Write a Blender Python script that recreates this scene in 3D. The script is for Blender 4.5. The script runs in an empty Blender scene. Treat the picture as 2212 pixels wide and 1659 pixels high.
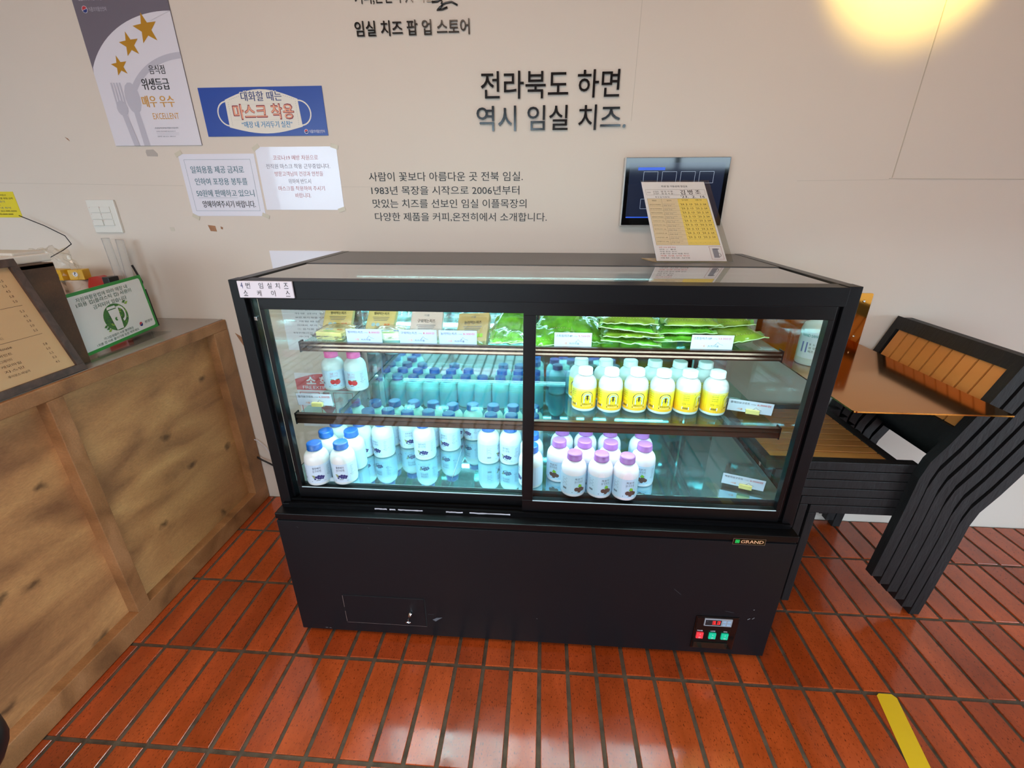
import bpy, bmesh, math, random
from mathutils import Vector, Matrix, noise
random.seed(7)
SC = bpy.context.scene
COL = SC.collection
PI = math.pi

# ------------------------------------------------------------------ camera
cam_d = bpy.data.cameras.new('camera')
cam = bpy.data.objects.new('camera', cam_d); COL.objects.link(cam)
CAMP = (0.7382, -1.7442, 1.3562); YAW, PITCH, ROLL, FPX = 0.0688, 0.3925, -0.0007, 962.19
cy_, sy_, cp_, sp_ = math.cos(YAW), math.sin(YAW), math.cos(PITCH), math.sin(PITCH)
fw = Vector((-sy_*cp_, cy_*cp_, -sp_)); rt = Vector((cy_, sy_, 0)); up = rt.cross(fw)
r2 = math.cos(ROLL)*rt + math.sin(ROLL)*up; u2 = -math.sin(ROLL)*rt + math.cos(ROLL)*up
cam.matrix_world = Matrix(((r2.x, u2.x, -fw.x, CAMP[0]), (r2.y, u2.y, -fw.y, CAMP[1]), (r2.z, u2.z, -fw.z, CAMP[2]), (0, 0, 0, 1)))
cam_d.sensor_fit = 'HORIZONTAL'; cam_d.sensor_width = 36; cam_d.lens = FPX/2212*36
cam_d.clip_start = 0.02; cam_d.clip_end = 200
SC.camera = cam

# ------------------------------------------------------------------ world, lights, exposure
SC.view_settings.view_transform = 'Standard'; SC.view_settings.look = 'None'
SC.view_settings.gamma = 1; SC.view_settings.use_curve_mapping = False
SC.view_settings.exposure = 0.52
SC.cycles.max_bounces = 20; SC.cycles.transparent_max_bounces = 40; SC.cycles.glossy_bounces = 8; SC.cycles.transmission_bounces = 12
w = bpy.data.worlds.new('sky'); SC.world = w; w.use_nodes = True
wn = w.node_tree.nodes; wl = w.node_tree.links
bg = wn['Background']; bg.inputs[0].default_value = (0.70, 0.83, 1.0, 1); bg.inputs[1].default_value = 6.6

def area_light(name, loc, rot, sx, sy, power, col, portal=False):
    l = bpy.data.lights.new(name, 'AREA'); l.shape = 'RECTANGLE'; l.size = sx; l.size_y = sy
    l.energy = power; l.color = col
    o = bpy.data.objects.new(name, l); COL.objects.link(o); o.location = loc; o.rotation_euler = rot
    if portal: l.cycles.is_portal = True
    return o
# window portals only guide the sampling of the sky
area_light('window_portal', (-1.5, -5.04, 1.2), (PI/2, 0, 0), 4.2, 2.2, 1, (1, 1, 1), True)
area_light('window_portal', (3.0, -5.04, 2.0), (PI/2, 0, 0), 2.9, .6, 1, (1, 1, 1), True)
area_light('window_portal', (3.76, -2.5, .66), (PI/2, 0, PI/2), 3.4, 1.25, 1, (1, 1, 1), True)
# added wall fill inside the case, rear LEDs, warm ceiling lamp of the shop
area_light('showcase_led_and_fill_light', (0.71, -0.604, 1.118), (math.radians(115), 0, 0), 1.3, 0.02, 1.2, (0.85, 0.95, 1.0))  # added upward fill to brighten the wall above, not a showcase LED
for z_, e_, x_, w_ in ((1.125, 1.0, .60, 1.0), (.955, 1.0, .60, 1.0), (.750, .6, .42, .60)): area_light('showcase_led_and_fill_light', (x_, -0.232, z_), (math.radians(-38), 0, 0), w_, 0.012, e_, (0.50, 0.92, 1.0))
area_light('ceiling_lamp_light', (0.2, -2.0, 2.68), (0, 0, 0), 0.9, 0.9, 20, (1.0, 0.74, 0.56))
sp = bpy.data.lights.new('spot_lamp_light', 'SPOT'); sp.energy = 120; sp.color = (1.0, 0.72, 0.16)
sp.spot_size = math.radians(47); sp.spot_blend = 0.55; sp.shadow_soft_size = 0.02
s2 = bpy.data.lights.new('spot_lamp_spill', 'SPOT'); s2.energy = 5; s2.color = (1.0, 0.70, 0.30); s2.spot_size = math.radians(120); s2.spot_blend = 1; s2.shadow_soft_size = .05
o2 = bpy.data.objects.new('spot_lamp_spill', s2); COL.objects.link(o2); o2.location = (1.80, -0.62, 2.60); o2.rotation_euler = (Vector((1.8, -.1, 1.2)) - o2.location).to_track_quat('-Z', 'Y').to_euler()
so = bpy.data.objects.new('spot_lamp_light', sp); COL.objects.link(so); so.location = (1.80, -0.62, 2.60)
so.rotation_euler = (Vector((1.80, 0.0, 2.22)) - so.location).to_track_quat('-Z', 'Y').to_euler()
# the showcase's own LED strips
area_light('showcase_led_and_fill_light', (0.36, -0.625, 1.105), (math.radians(-28), 0, 0), 0.66, 0.02, 2.5, (0.66, 0.93, 1.0))
area_light('showcase_led_and_fill_light', (1.05, -0.625, 1.105), (math.radians(-28), 0, 0), 0.66, 0.02, 2.5, (0.66, 0.93, 1.0))
area_light('showcase_led_and_fill_light', (0.70, -0.545, 0.945), (math.radians(-12), 0, 0), 1.2, 0.012, 1.0, (0.66, 0.93, 1.0))
area_light('showcase_led_and_fill_light', (0.70, -0.59, 0.738), (math.radians(-12), 0, 0), 1.25, 0.012, 1.0, (0.66, 0.93, 1.0))

# ------------------------------------------------------------------ materials
def lin(c):
    c = [x/255 for x in c]
    return tuple(x/12.92 if x <= 0.04045 else ((x+0.055)/1.055)**2.4 for x in c) + (1,)
MATS = {}
def mat(name, rgb, rough=0.5, metal=0.0, spec=0.5, bump=0, bscale=60, var=0, vscale=8, emit=None, es=0, coat=0, sub=0, alpha=1, stretch=(1, 1, 1)):
    if name in MATS: return MATS[name]
    m = bpy.data.materials.new(name); m.use_nodes = True; MATS[name] = m
    n = m.node_tree.nodes; l = m.node_tree.links; b = n['Principled BSDF']
    b.inputs['Base Color'].default_value = lin(rgb); b.inputs['Roughness'].default_value = rough
    b.inputs['Metallic'].default_value = metal; b.inputs['Specular IOR Level'].default_value = spec
    b.inputs['Coat Weight'].default_value = coat
    if sub: b.inputs['Subsurface Weight'].default_value = sub; b.inputs['Subsurface Radius'].default_value = (.02, .02, .02); b.inputs['Subsurface Scale'].default_value = .3
    if alpha < 1: b.inputs['Alpha'].default_value = alpha
    if emit: b.inputs['Emission Color'].default_value = lin(emit); b.inputs['Emission Strength'].default_value = es
    if bump or var:
        g = n.new('ShaderNodeNewGeometry'); mp = n.new('ShaderNodeMapping'); mp.inputs['Scale'].default_value = stretch
        l.new(g.outputs['Position'], mp.inputs[0])
    if bump:
        t = n.new('ShaderNodeTexNoise'); t.inputs['Scale'].default_value = bscale; t.inputs['Detail'].default_value = 4
        bp = n.new('ShaderNodeBump'); bp.inputs['Strength'].default_value = bump; bp.inputs['Distance'].default_value = 0.004
        l.new(mp.outputs[0], t.inputs[0]); l.new(t.outputs[0], bp.inputs['Height']); l.new(bp.outputs[0], b.inputs['Normal'])
    if var:
        t = n.new('ShaderNodeTexNoise'); t.inputs['Scale'].default_value = vscale; t.inputs['Detail'].default_value = 5
        l.new(mp.outputs[0], t.inputs[0])
        cr = n.new('ShaderNodeValToRGB'); c = lin(rgb)
        cr.color_ramp.elements[0].position = .3; cr.color_ramp.elements[1].position = .7
        cr.color_ramp.elements[0].color = tuple(x*(1-var) for x in c[:3])+(1,)
        cr.color_ramp.elements[1].color = tuple(min(1, x*(1+var)) for x in c[:3])+(1,)
        l.new(t.outputs[0], cr.inputs[0]); l.new(cr.outputs[0], b.inputs['Base Color'])
    return m

def thin_glass(name, tint, refl=1.0, rough=0.0):
    m = bpy.data.materials.new(name); m.use_nodes = True; MATS[name] = m
    n = m.node_tree.nodes; l = m.node_tree.links; n.remove(n['Principled BSDF'])
    out = n['Material Output']; mx = n.new('ShaderNodeMixShader'); tr = n.new('ShaderNodeBsdfTransparent'); gl = n.new('ShaderNodeBsdfGlossy')
    tr.inputs[0].default_value = lin(tint); gl.inputs['Roughness'].default_value = rough
    fr = n.new('ShaderNodeLayerWeight'); fr.inputs[0].default_value = .5      # Schlick reflectance of a thin sheet, the same from both sides
    pw = n.new('ShaderNodeMath'); pw.operation = 'POWER'; pw.inputs[1].default_value = 5
    mu = n.new('ShaderNodeMath'); mu.operation = 'MULTIPLY_ADD'; mu.inputs[1].default_value = .95*refl; mu.inputs[2].default_value = .045*refl; mu.use_clamp = True
    l.new(fr.outputs['Facing'], pw.inputs[0]); l.new(pw.outputs[0], mu.inputs[0]); l.new(mu.outputs[0], mx.inputs[0]); l.new(tr.outputs[0], mx.inputs[1]); l.new(gl.outputs[0], mx.inputs[2])
    l.new(mx.outputs[0], out.inputs[0])
    return m
GLASS = thin_glass('clear_glass', (250, 255, 253), 0.8)
TOPG = thin_glass('coated_top_glass', (226, 234, 230), 1.7)
SHELFG = thin_glass('shelf_glass', (226, 250, 245), 1.1)
FILM = thin_glass('clear_film', (252, 250, 246), 1.2, 0.12)
ACRYL = thin_glass('clear_acrylic', (244, 248, 248), 0.8)

def wood(name, c1, c2, c3, scale=3.0, axis=(1, 1, 6), knots=True, rough=.5, rings=0.0):
    m = bpy.data.materials.new(name); m.use_nodes = True; MATS[name] = m
    n = m.node_tree.nodes; l = m.node_tree.links; b = n['Principled BSDF']
    g = n.new('ShaderNodeNewGeometry'); mp = n.new('ShaderNodeMapping'); mp.inputs['Scale'].default_value = axis
    l.new(g.outputs['Position'], mp.inputs[0])
    t = n.new('ShaderNodeTexNoise'); t.inputs['Scale'].default_value = scale; t.inputs['Detail'].default_value = 7; t.inputs['Distortion'].default_value = .8
    l.new(mp.outputs[0], t.inputs[0])
    cr = n.new('ShaderNodeValToRGB'); e = cr.color_ramp.elements
    e[0].position = .3; e[0].color = lin(c1); e[1].position = .72; e[1].color = lin(c3)
    k = e.new(.5); k.color = lin(c2)
    l.new(t.outputs[0], cr.inputs[0])
    f = n.new('ShaderNodeTexNoise'); f.inputs['Scale'].default_value = scale*26; f.inputs['Detail'].default_value = 8; f.inputs['Roughness'].default_value = .7
    l.new(mp.outputs[0], f.inputs[0])
    mr = n.new('ShaderNodeMapRange'); mr.inputs['From Min'].default_value = .3; mr.inputs['From Max'].default_value = .7
    mr.inputs['To Min'].default_value = .78; mr.inputs['To Max'].default_value = 1.12
    l.new(f.outputs[0], mr.inputs[0])
    mx = n.new('ShaderNodeMix'); mx.data_type = 'RGBA'; mx.blend_type = 'MULTIPLY'; mx.inputs[0].default_value = 1
    l.new(cr.outputs[0], mx.inputs[6]); l.new(mr.outputs[0], mx.inputs[7])
    last = mx.outputs[2]
    if knots:
        v = n.new('ShaderNodeTexVoronoi'); v.voronoi_dimensions = '2D'; v.inputs['Scale'].default_value = 4.2; sx_ = n.new('ShaderNodeSeparateXYZ'); cb_ = n.new('ShaderNodeCombineXYZ')
        mk = n.new('ShaderNodeMapping'); mk.inputs['Scale'].default_value = (0, .75, 1.1); mk.inputs['Location'].default_value = (0, .21, .13)
        dn = n.new('ShaderNodeTexNoise'); dn.inputs['Scale'].default_value = 22; dn.inputs['Detail'].default_value = 4; l.new(g.outputs['Position'], dn.inputs[0])
        vm = n.new('ShaderNodeVectorMath'); vm.operation = 'MULTIPLY_ADD'; vm.inputs[1].default_value = (.05, .05, .05); l.new(dn.outputs['Color'], vm.inputs[0]); l.new(g.outputs['Position'], vm.inputs[2])
        l.new(vm.outputs[0], mk.inputs[0]); l.new(mk.outputs[0], sx_.inputs[0]); l.new(sx_.outputs['Y'], cb_.inputs['X']); l.new(sx_.outputs['Z'], cb_.inputs['Y']); l.new(cb_.outputs[0], v.inputs['Vector'])
        kr = n.new('ShaderNodeMapRange'); kr.inputs['From Min'].default_value = .02; kr.inputs['From Max'].default_value = .085
        kr.inputs['To Min'].default_value = .35; kr.inputs['To Max'].default_value = 1
        l.new(v.outputs['Distance'], kr.inputs[0])
        m2 = n.new('ShaderNodeMix'); m2.data_type = 'RGBA'; m2.blend_type = 'MULTIPLY'; m2.inputs[0].default_value = 1
        l.new(last, m2.inputs[6]); l.new(kr.outputs[0], m2.inputs[7]); last = m2.outputs[2]
    l.new(last, b.inputs['Base Color']); b.inputs['Roughness'].default_value = rough
    bp = n.new('ShaderNodeBump'); bp.inputs['Strength'].default_value = .25; bp.inputs['Distance'].default_value = .002
    l.new(f.outputs[0], bp.inputs['Height']); l.new(bp.outputs[0], b.inputs['Normal'])
    return m

def tile_material():
    m = bpy.data.materials.new('terracotta_tile'); m.use_nodes = True
    n = m.node_tree.nodes; l = m.node_tree.links; b = n['Principled BSDF']
    oi = n.new('ShaderNodeObjectInfo'); g = n.new('ShaderNodeNewGeometry')
    cr = n.new('ShaderNodeValToRGB'); e = cr.color_ramp.elements
    e[0].position = 0; e[0].color = lin((152, 60, 22)); e[1].position = 1; e[1].color = lin((184, 80, 34))
    k = e.new(.5); k.color = lin((170, 70, 28))
    l.new(oi.outputs['Random'], cr.inputs[0])
    mp = n.new('ShaderNodeMapping'); mp.inputs['Scale'].default_value = (1, .4, 1); l.new(g.outputs['Position'], mp.inputs[0])
    def nz(scale, det, a, b_, lo, hi):
        t = n.new('ShaderNodeTexNoise'); t.inputs['Scale'].default_value = scale; t.inputs['Detail'].default_value = det
        l.new(mp.outputs[0], t.inputs[0]); r = n.new('ShaderNodeMapRange')
        r.inputs['From Min'].default_value = a; r.inputs['From Max'].default_value = b_; r.inputs['To Min'].default_value = lo; r.inputs['To Max'].default_value = hi
        l.new(t.outputs[0], r.inputs[0]); return r.outputs[0], t
    a1, t1 = nz(9, 5, .3, .7, .74, 1.15)      # broad stains
    a2, t2 = nz(300, 3, .325, .40, .30, 1.0)    # dark pores
    a3, t3 = nz(60, 4, .3, .7, .9, 1.08)
    last = cr.outputs[0]
    for a in (a1, a2, a3):
        mx = n.new('ShaderNodeMix'); mx.data_type = 'RGBA'; mx.blend_type = 'MULTIPLY'; mx.inputs[0].default_value = 1
        l.new(last, mx.inputs[6]); l.new(a, mx.inputs[7]); last = mx.outputs[2]
    l.new(last, b.inputs['Base Color'])
    r = n.new('ShaderNodeMapRange'); r.inputs['From Min'].default_value = .3; r.inputs['From Max'].default_value = .7
    r.inputs['To Min'].default_value = .09; r.inputs['To Max'].default_value = .23
    l.new(t1.outputs[0], r.inputs[0]); l.new(r.outputs[0], b.inputs['Roughness'])
    b.inputs['Specular IOR Level'].default_value = .85
    bp = n.new('ShaderNodeBump'); bp.inputs['Strength'].default_value = .12; bp.inputs['Distance'].default_value = .002
    l.new(t3.outputs[0], bp.inputs['Height']); l.new(bp.outputs[0], b.inputs['Normal'])
    return m
TILE = tile_material()
GROUT = mat('grout', (88, 76, 62), .9, var=.35, vscale=30, bump=.5, bscale=300)
WALLM = mat('wall_paint', (218, 205, 193), .62, spec=.25, bump=.05, bscale=14, var=.012, vscale=3)
CEILM = mat('ceiling_paint', (205, 196, 184), .8)
BLACK = mat('black_metal', (8, 8, 11), .38, spec=.28, bump=.02, bscale=400)
BLACKS = mat('black_aluminium', (7, 7, 9), .3, spec=.34)
DARKGREY = mat('dark_grey_metal', (62, 58, 56), .3, spec=.5)
WOODP = wood('plywood_panel', (136, 92, 58), (182, 130, 82), (208, 156, 100), 2.6, (1, 1.0, 3.2), True, .55)
WOODF = wood('pine_frame', (126, 86, 52), (158, 110, 68), (182, 132, 88), 5, (1, 1.5, 1.5), False, .5)
WOODD = wood('dark_stained_wood', (62, 42, 26), (84, 57, 34), (104, 72, 42), 4, (1, 2, 2), True, .5)
WOODM = wood('walnut_frame', (66, 52, 46), (82, 64, 56), (98, 78, 68), 12, (1, 3, 3), False, .5)
SLAT = mat('tan_composite_slat', (196, 128, 62), .42, var=.12, vscale=7)
CHAIRB = mat('black_painted_wood', (24, 23, 24), .5, bump=.4, bscale=90, spec=.35, stretch=(1, 1, .3), var=.3, vscale=22)
BRASS = mat('brass_sheet', (196, 132, 56), .10, metal=1.0, var=.03, vscale=5)
BRONZE = mat('bronze_anodised', (92, 72, 62), .28, metal=.85)
CHROME = mat('chrome', (220, 225, 228), .12, metal=1)
MIRROR = mat('steel_mirror', (170, 214, 222), .04, metal=1)
DECK = mat('polished_steel_deck', (160, 204, 216), .05, metal=.9)
PAPER = mat('white_paper', (232, 230, 240), .5)
PAPERG = mat('glossy_white_paper', (226, 224, 236), .18, coat=.4)
INK = mat('black_ink', (28, 28, 32), .5)
INKG = mat('grey_ink', (104, 108, 122), .5)
INKR = mat('red_ink', (208, 60, 52), .5)
INKT = mat('teal_ink', (78, 118, 132), .5)
ACRB = mat('black_acrylic_letter', (14, 14, 16), .12, spec=.6)
GOLD = mat('gold_print', (196, 142, 40), .3, metal=.3)
ORNG = mat('orange_print', (206, 150, 62), .4)
BOTW = mat('milk_white_plastic', (222, 226, 226), .24, spec=.5, sub=.15)
LABW = mat('label_white', (200, 218, 236), .35)
LABP = mat('label_pale_blue', (186, 210, 232), .35)
CAPB = mat('blue_cap_plastic', (20, 88, 168), .35)
CAPP = mat('purple_cap_plastic', (148, 88, 158), .35)
CAPK = mat('pink_cap_plastic', (246, 84, 164), .35)
CAPW = mat('white_cap_plastic', (240, 242, 242), .32)
CHEESE = mat('cream_cheese', (220, 196, 128), .45, sub=.1)
CHEESET = mat('tan_cheese', (184, 156, 104), .45)
WHITEP = mat('white_plastic', (224, 220, 212), .35)
LED = mat('led_strip', (255, 255, 255), emit=(190, 240, 255), es=7)

# ------------------------------------------------------------------ mesh helpers
def box(bm, x0, x1, y0, y1, z0, z1, mi=0):
    v = [bm.verts.new((x, y, z)) for x in (x0, x1) for y in (y0, y1) for z in (z0, z1)]
    for f in ((0, 1, 3, 2), (4, 6, 7, 5), (0, 4, 5, 1), (2, 3, 7, 6), (0, 2, 6, 4), (1, 5, 7, 3)):
        fc = bm.faces.new([v[i] for i in f]); fc.material_index = mi
    return v
def prism(bm, pts, d, mi=0):
    """pts: 3-D polygon; d: extrusion vector"""
    d = Vector(d); a = [bm.verts.new(p) for p in pts]; b = [bm.verts.new(Vector(p)+d) for p in pts]
    n = len(pts)
    for f in (list(reversed(a)), b): bm.faces.new(f).material_index = mi
    for i in range(n): bm.faces.new((a[i], a[(i+1) % n], b[(i+1) % n], b[i])).material_index = mi
def lathe(bm, prof, seg=24, c=(0, 0, 0), mi=0, ridge=0.0, closed=True):
    rings = []
    for r, z in prof:
        ring = []
        for i in range(seg):
            a = 2*PI*i/seg; rr = r*(1-ridge*(i % 2))
            ring.append(bm.verts.new((c[0]+rr*math.cos(a), c[1]+rr*math.sin(a), c[2]+z)))
        rings.append(ring)
    for k in range(len(rings)-1):
        for i in range(seg):
            f = bm.faces.new((rings[k][i], rings[k][(i+1) % seg], rings[k+1][(i+1) % seg], rings[k+1][i])); f.material_index = mi; f.smooth = True
    if closed:
        bm.faces.new(list(reversed(rings[0]))).material_index = mi; bm.faces.new(rings[-1]).material_index = mi
def tube(bm, pts, r, seg=8, mi=0):
    rings = []
    for i, p in enumerate(pts):
        p = Vector(p); t = (Vector(pts[min(i+1, len(pts)-1)])-Vector(pts[max(i-1, 0)])).normalized()
        a = t.cross(Vector((0, 0, 1))); a = a.normalized() if a.length > 1e-3 else Vector((1, 0, 0)); b = t.cross(a)
        rings.append([bm.verts.new(p+r*(math.cos(2*PI*k/seg)*a+math.sin(2*PI*k/seg)*b)) for k in range(seg)])
    for k in range(len(rings)-1):
        for i in range(seg):
            f = bm.faces.new((rings[k][i], rings[k][(i+1) % seg], rings[k+1][(i+1) % seg], rings[k+1][i])); f.smooth = True; f.material_index = mi
    bm.faces.new(rings[0]); bm.faces.new(rings[-1])
def obj(name, bm, m, parent=None, bevel=0, seg=2, norm=True):
    if bevel:
        bmesh.ops.bevel(bm, geom=bm.edges[:], offset=bevel, segments=seg, affect='EDGES', profile=.6)
    if norm: bmesh.ops.recalc_face_normals(bm, faces=bm.faces[:])
    me = bpy.data.meshes.new(name); bm.to_mesh(me); bm.free()
    for x in (m if isinstance(m, (list, tuple)) else [m]): me.materials.append(x)
    o = bpy.data.objects.new(name, me); COL.objects.link(o)
    if parent is not None: o.parent = parent; o.matrix_parent_inverse = Matrix.Identity(4)
    return o
def bxo(name, m, parent, x0, x1, y0, y1, z0, z1, bevel=0):
    bm = bmesh.new(); box(bm, x0, x1, y0, y1, z0, z1); return obj(name, bm, m, parent, bevel)
def thing(name, label, cat, loc=(0, 0, 0), group=None, rz=0):
    o = bpy.data.objects.new(name, None); COL.objects.link(o); o.location = loc; o.rotation_euler = (0, 0, rz)
    o.empty_display_size = .05
    o['label'] = label; o['category'] = cat
    if group: o['group'] = group
    return o
def tag(o, label, cat, group=None):
    o['label'] = label; o['category'] = cat
    if group: o['group'] = group
    return o
def struct(o): o['kind'] = 'structure'; return o
def dup(root, loc, rz=0, label=None, group=None):
    r = root.copy(); COL.objects.link(r); r.location = loc; r.rotation_euler = (0, 0, rz)
    if label: r['label'] = label
    if group: r['group'] = group
    for ch in list(root.children):
        c = ch.copy(); COL.objects.link(c); c.parent = r
        for g in ch.children:
            d = g.copy(); COL.objects.link(d); d.parent = c
    return r

# ---- text -> 2-D geometry cache
_TC = {}
def glyphs(s, bold=0.0, extrude=0.0, res=2):
    k = (s, bold, extrude, res)
    if k not in _TC:
        c = bpy.data.curves.new('t', 'FONT'); c.body = s; c.size = 1; c.offset = bold; c.extrude = extrude; c.resolution_u = res
        o = bpy.data.objects.new('t', c); me = bpy.data.meshes.new_from_object(o)
        V = [v.co.copy() for v in me.vertices]; F = [tuple(p.vertices) for p in me.polygons]
        bpy.data.objects.remove(o); bpy.data.curves.remove(c); bpy.data.meshes.remove(me)
        if V:
            x0 = min(v.x for v in V); x1 = max(v.x for v in V); y0 = min(v.y for v in V); y1 = max(v.y for v in V)
        else: x0 = y0 = 0; x1 = y1 = 1
        _TC[k] = (V, F, x0, x1, y0, y1)
    return _TC[k]
class Sheet:
    """flat print on a plane (or wrapped by fn): map(x, y, h) -> 3-D"""
    def __init__(s, fn): s.fn = fn; s.bm = bmesh.new(); s.mats = []; s.h = 0.0004
    def mi(s, m):
        if m not in s.mats: s.mats.append(m)
        return s.mats.index(m)
    def poly(s, pts, m, h=None):
        h = s.h if h is None else h
        f = s.bm.faces.new([s.bm.verts.new(s.fn(x, y, h)) for x, y in pts]); f.material_index = s.mi(m)
    def rect(s, x0, y0, x1, y1, m, h=None): s.poly([(x0, y0), (x1, y0), (x1, y1), (x0, y1)], m, h)
    def frame(s, x0, y0, x1, y1, t, m, h=None):
        s.rect(x0, y0, x1, y0+t, m, h); s.rect(x0, y1-t, x1, y1, m, h); s.rect(x0, y0+t, x0+t, y1-t, m, h); s.rect(x1-t, y0+t, x1, y1-t, m, h)
    def disc(s, x, y, r, m, h=None, ry=None, n=14, a0=0, a1=2*PI):
        ry = r if ry is None else ry
        full = abs(a1-a0-2*PI) < 1e-6
        s.poly([(x+r*math.cos(a0+(a1-a0)*i/(n if full else n-1)), y+ry*math.sin(a0+(a1-a0)*i/(n if full else n-1))) for i in range(n)], m, h)
    def arc(s, x, y, r, t, a0, a1, m, h=None, n=16, ry=None):
        k = 1 if ry is None else ry/r
        for i in range(n):
            p = a0+(a1-a0)*i/n; q = a0+(a1-a0)*(i+1)/n
            s.poly([(x+(r-t)*math.cos(p), y+(r-t)*math.sin(p)*k), (x+r*math.cos(p), y+r*math.sin(p)*k), (x+r*math.cos(q), y+r*math.sin(q)*k), (x+(r-t)*math.cos(q), y+(r-t)*math.sin(q)*k)], m, h)
    def text(s, body, x0, y0, x1, y1, m, bold=0.0, h=None, ext=0.0, rot=0, res=2):
        """fit into the box; x1=None keeps the aspect"""
        h = s.h if h is None else h
        V, F, a, b, c, d = glyphs(body, bold if ext else 0.0, 1.0 if ext else 0.0, res)
        ky = (y1-y0)/(d-c); kx = ky if x1 is None else (x1-x0)/(b-a)
        if bold > 0 and not ext:      # heavier strokes: the same glyphs again, shifted by a hair
            e = bold*ky; n_ = 8 if bold >= .03 else 2
            for q in range(n_):
                s.text(body, x0+e*math.cos(2*PI*q/n_), y0+e*math.sin(2*PI*q/n_), None if x1 is None else x1+e*math.cos(2*PI*q/n_), y1+e*math.sin(2*PI*q/n_), m, 0, h+.00003*q, 0, rot, res)
            return
        i = s.mi(m); cr, sr = math.cos(rot), math.sin(rot); vs = []
        for v in V:
            px, py = (v.x-a)*kx, (v.y-c)*ky
            hh = h if not ext else h + (v.z+1)/2*ext
            vs.append(s.bm.verts.new(s.fn(x0+px*cr-py*sr, y0+px*sr+py*cr, hh)))
        for f in F:
            try: s.bm.faces.new([vs[j] for j in f]).material_index = i
            except ValueError: pass
    def done(s, name, parent=None, norm=False):
        if not s.mats: return None
        return obj(name, s.bm, s.mats, parent, norm=norm)
def plane_fn(o, u, v):
    o = Vector(o); u = Vector(u).normalized(); v = Vector(v).normalized(); n = u.cross(v)
    return lambda x, y, h: o+u*x+v*y+n*h
def wall_fn(x, z): return plane_fn((x, 0, z), (1, 0, 0), (0, 0, 1))   # normal is -y

# ================================================================== STRUCTURE
TX, TY, TW, TL = -0.5563, -0.7999, 0.0876, 0.278
bm = bmesh.new(); box(bm, -3.2, 4.6, -5.0, 0.02, -.06, -.004)
floor = struct(obj('floor', bm, GROUT))
# tiles in view are parts of the floor; those beyond are joined
def tile_mesh(x0, x1, y0, y1, name='floor_tile'):
    bm = bmesh.new(); c = 0.0060; rs = random.Random(int(x0*1000)*7+int(y0*1000))
    q = [rs.uniform(-.0007, .0007) for _ in range(4)]
    P = [(x0+c+q[0], y0+c), (x1-c+q[1], y0+c+q[2]), (x1-c, y1-c+q[3]), (x0+c, y1-c)]
    b = [bm.verts.new((x, y, -.004)) for x, y in P]; e = .0012
    cx = (x0+x1)/2; cy = (y0+y1)/2
    t0 = [bm.verts.new((x, y, -.0010)) for x, y in P]
    t1 = [bm.verts.new((x+math.copysign(e, cx-x), y+math.copysign(e, cy-y), 0)) for x, y in P]
    bm.faces.new(t1)
    for A, B in ((b, t0), (t0, t1)):
        for i in range(4): bm.faces.new((A[i], A[(i+1) % 4], B[(i+1) % 4], B[i]))
    return bm
def visible_tile(i, j):
    cx = TX+(i+.5)*TW; cyy = TY+(j+.5)*TL
    if cx < -.62 or cx > 2.95: return False
    if j < -2: return False
    if j == -2: return -.66 < cx < 2.1
    if j == -1: return cx < 2.45
    if j == 0 and -0.05 < cx < 1.46 and False: return False
    if j >= 1 and -0.1 < cx < 1.42: return False
    return True
rest = bmesh.new()
for j in range(-15, 3):
    for i in range(-30, 59):
        x0 = TX+i*TW; y0 = TY+j*TL; y1 = min(y0+TL, -.001)
        if y0 > -.02: continue
        if x0 < -3.2 or x0 > 4.5: continue
        if visible_tile(i, j):
            obj('floor_tile', tile_mesh(x0, x0+TW, y0, y1), TILE, floor)
        elif not (x0 < -.75 and y0 > -1.6):
            t = tile_mesh(x0, x0+TW, y0, y1); me = bpy.data.meshes.new('t'); t.to_mesh(me); t.free(); rest.from_mesh(me); bpy.data.meshes.remove(me)
o = obj('floor_tile_field', rest, TILE, floor); o['kind'] = 'stuff'

wall_back = struct(bxo('wall_back', WALLM, None, -3.2, 4.6, 0, .12, -.06, 2.8))
struct(bxo('wall_left', WALLM, None, -3.32, -3.2, -5.0, .12, -.06, 2.8))
wr = struct(bxo('wall_right', WALLM, None, 3.7, 3.82, -5.0, .12, 1.30, 2.8)); bxo('wall_pier', WALLM, wr, 3.7, 3.82, -.8, .12, -.06, 1.30); bxo('wall_pier', WALLM, wr, 3.7, 3.82, -5.0, -4.2, -.06, 1.30)
wt = struct(bpy.data.objects.new('window_3', None)); COL.objects.link(wt)
for yy in (-4.2, -3.05, -1.92, -.8): bxo('mullion', BLACKS, wt, 3.73, 3.79, yy-.03, yy+.03, 0, 1.30)
bxo('window_rail', BLACKS, wt, 3.73, 3.79, -4.2, -.8, 0, .07); bxo('window_rail', BLACKS, wt, 3.73, 3.79, -4.2, -.8, 1.24, 1.30); bxo('glass_pane', GLASS, wt, 3.757, 3.763, -4.2, -.8, .07, 1.24)
struct(bxo('ceiling', CEILM, None, -3.2, 4.6, -5.0, .12, 2.8, 2.9))
wf = struct(bxo('wall_front', WALLM, None, -3.32, 4.72, -5.12, -5.0, 2.35, 2.9))
bxo('wall_pier', WALLM, wf, .65, 1.5, -5.12, -5.0, -.06, 2.35); bxo('wall_pier', WALLM, wf, 4.45, 4.72, -5.12, -5.0, -.06, 2.35); bxo('low_wall', mat('dark_wall_panel', (58, 54, 50), .6), wf, 1.5, 4.45, -5.12, -5.0, -.06, 1.66)
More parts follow.
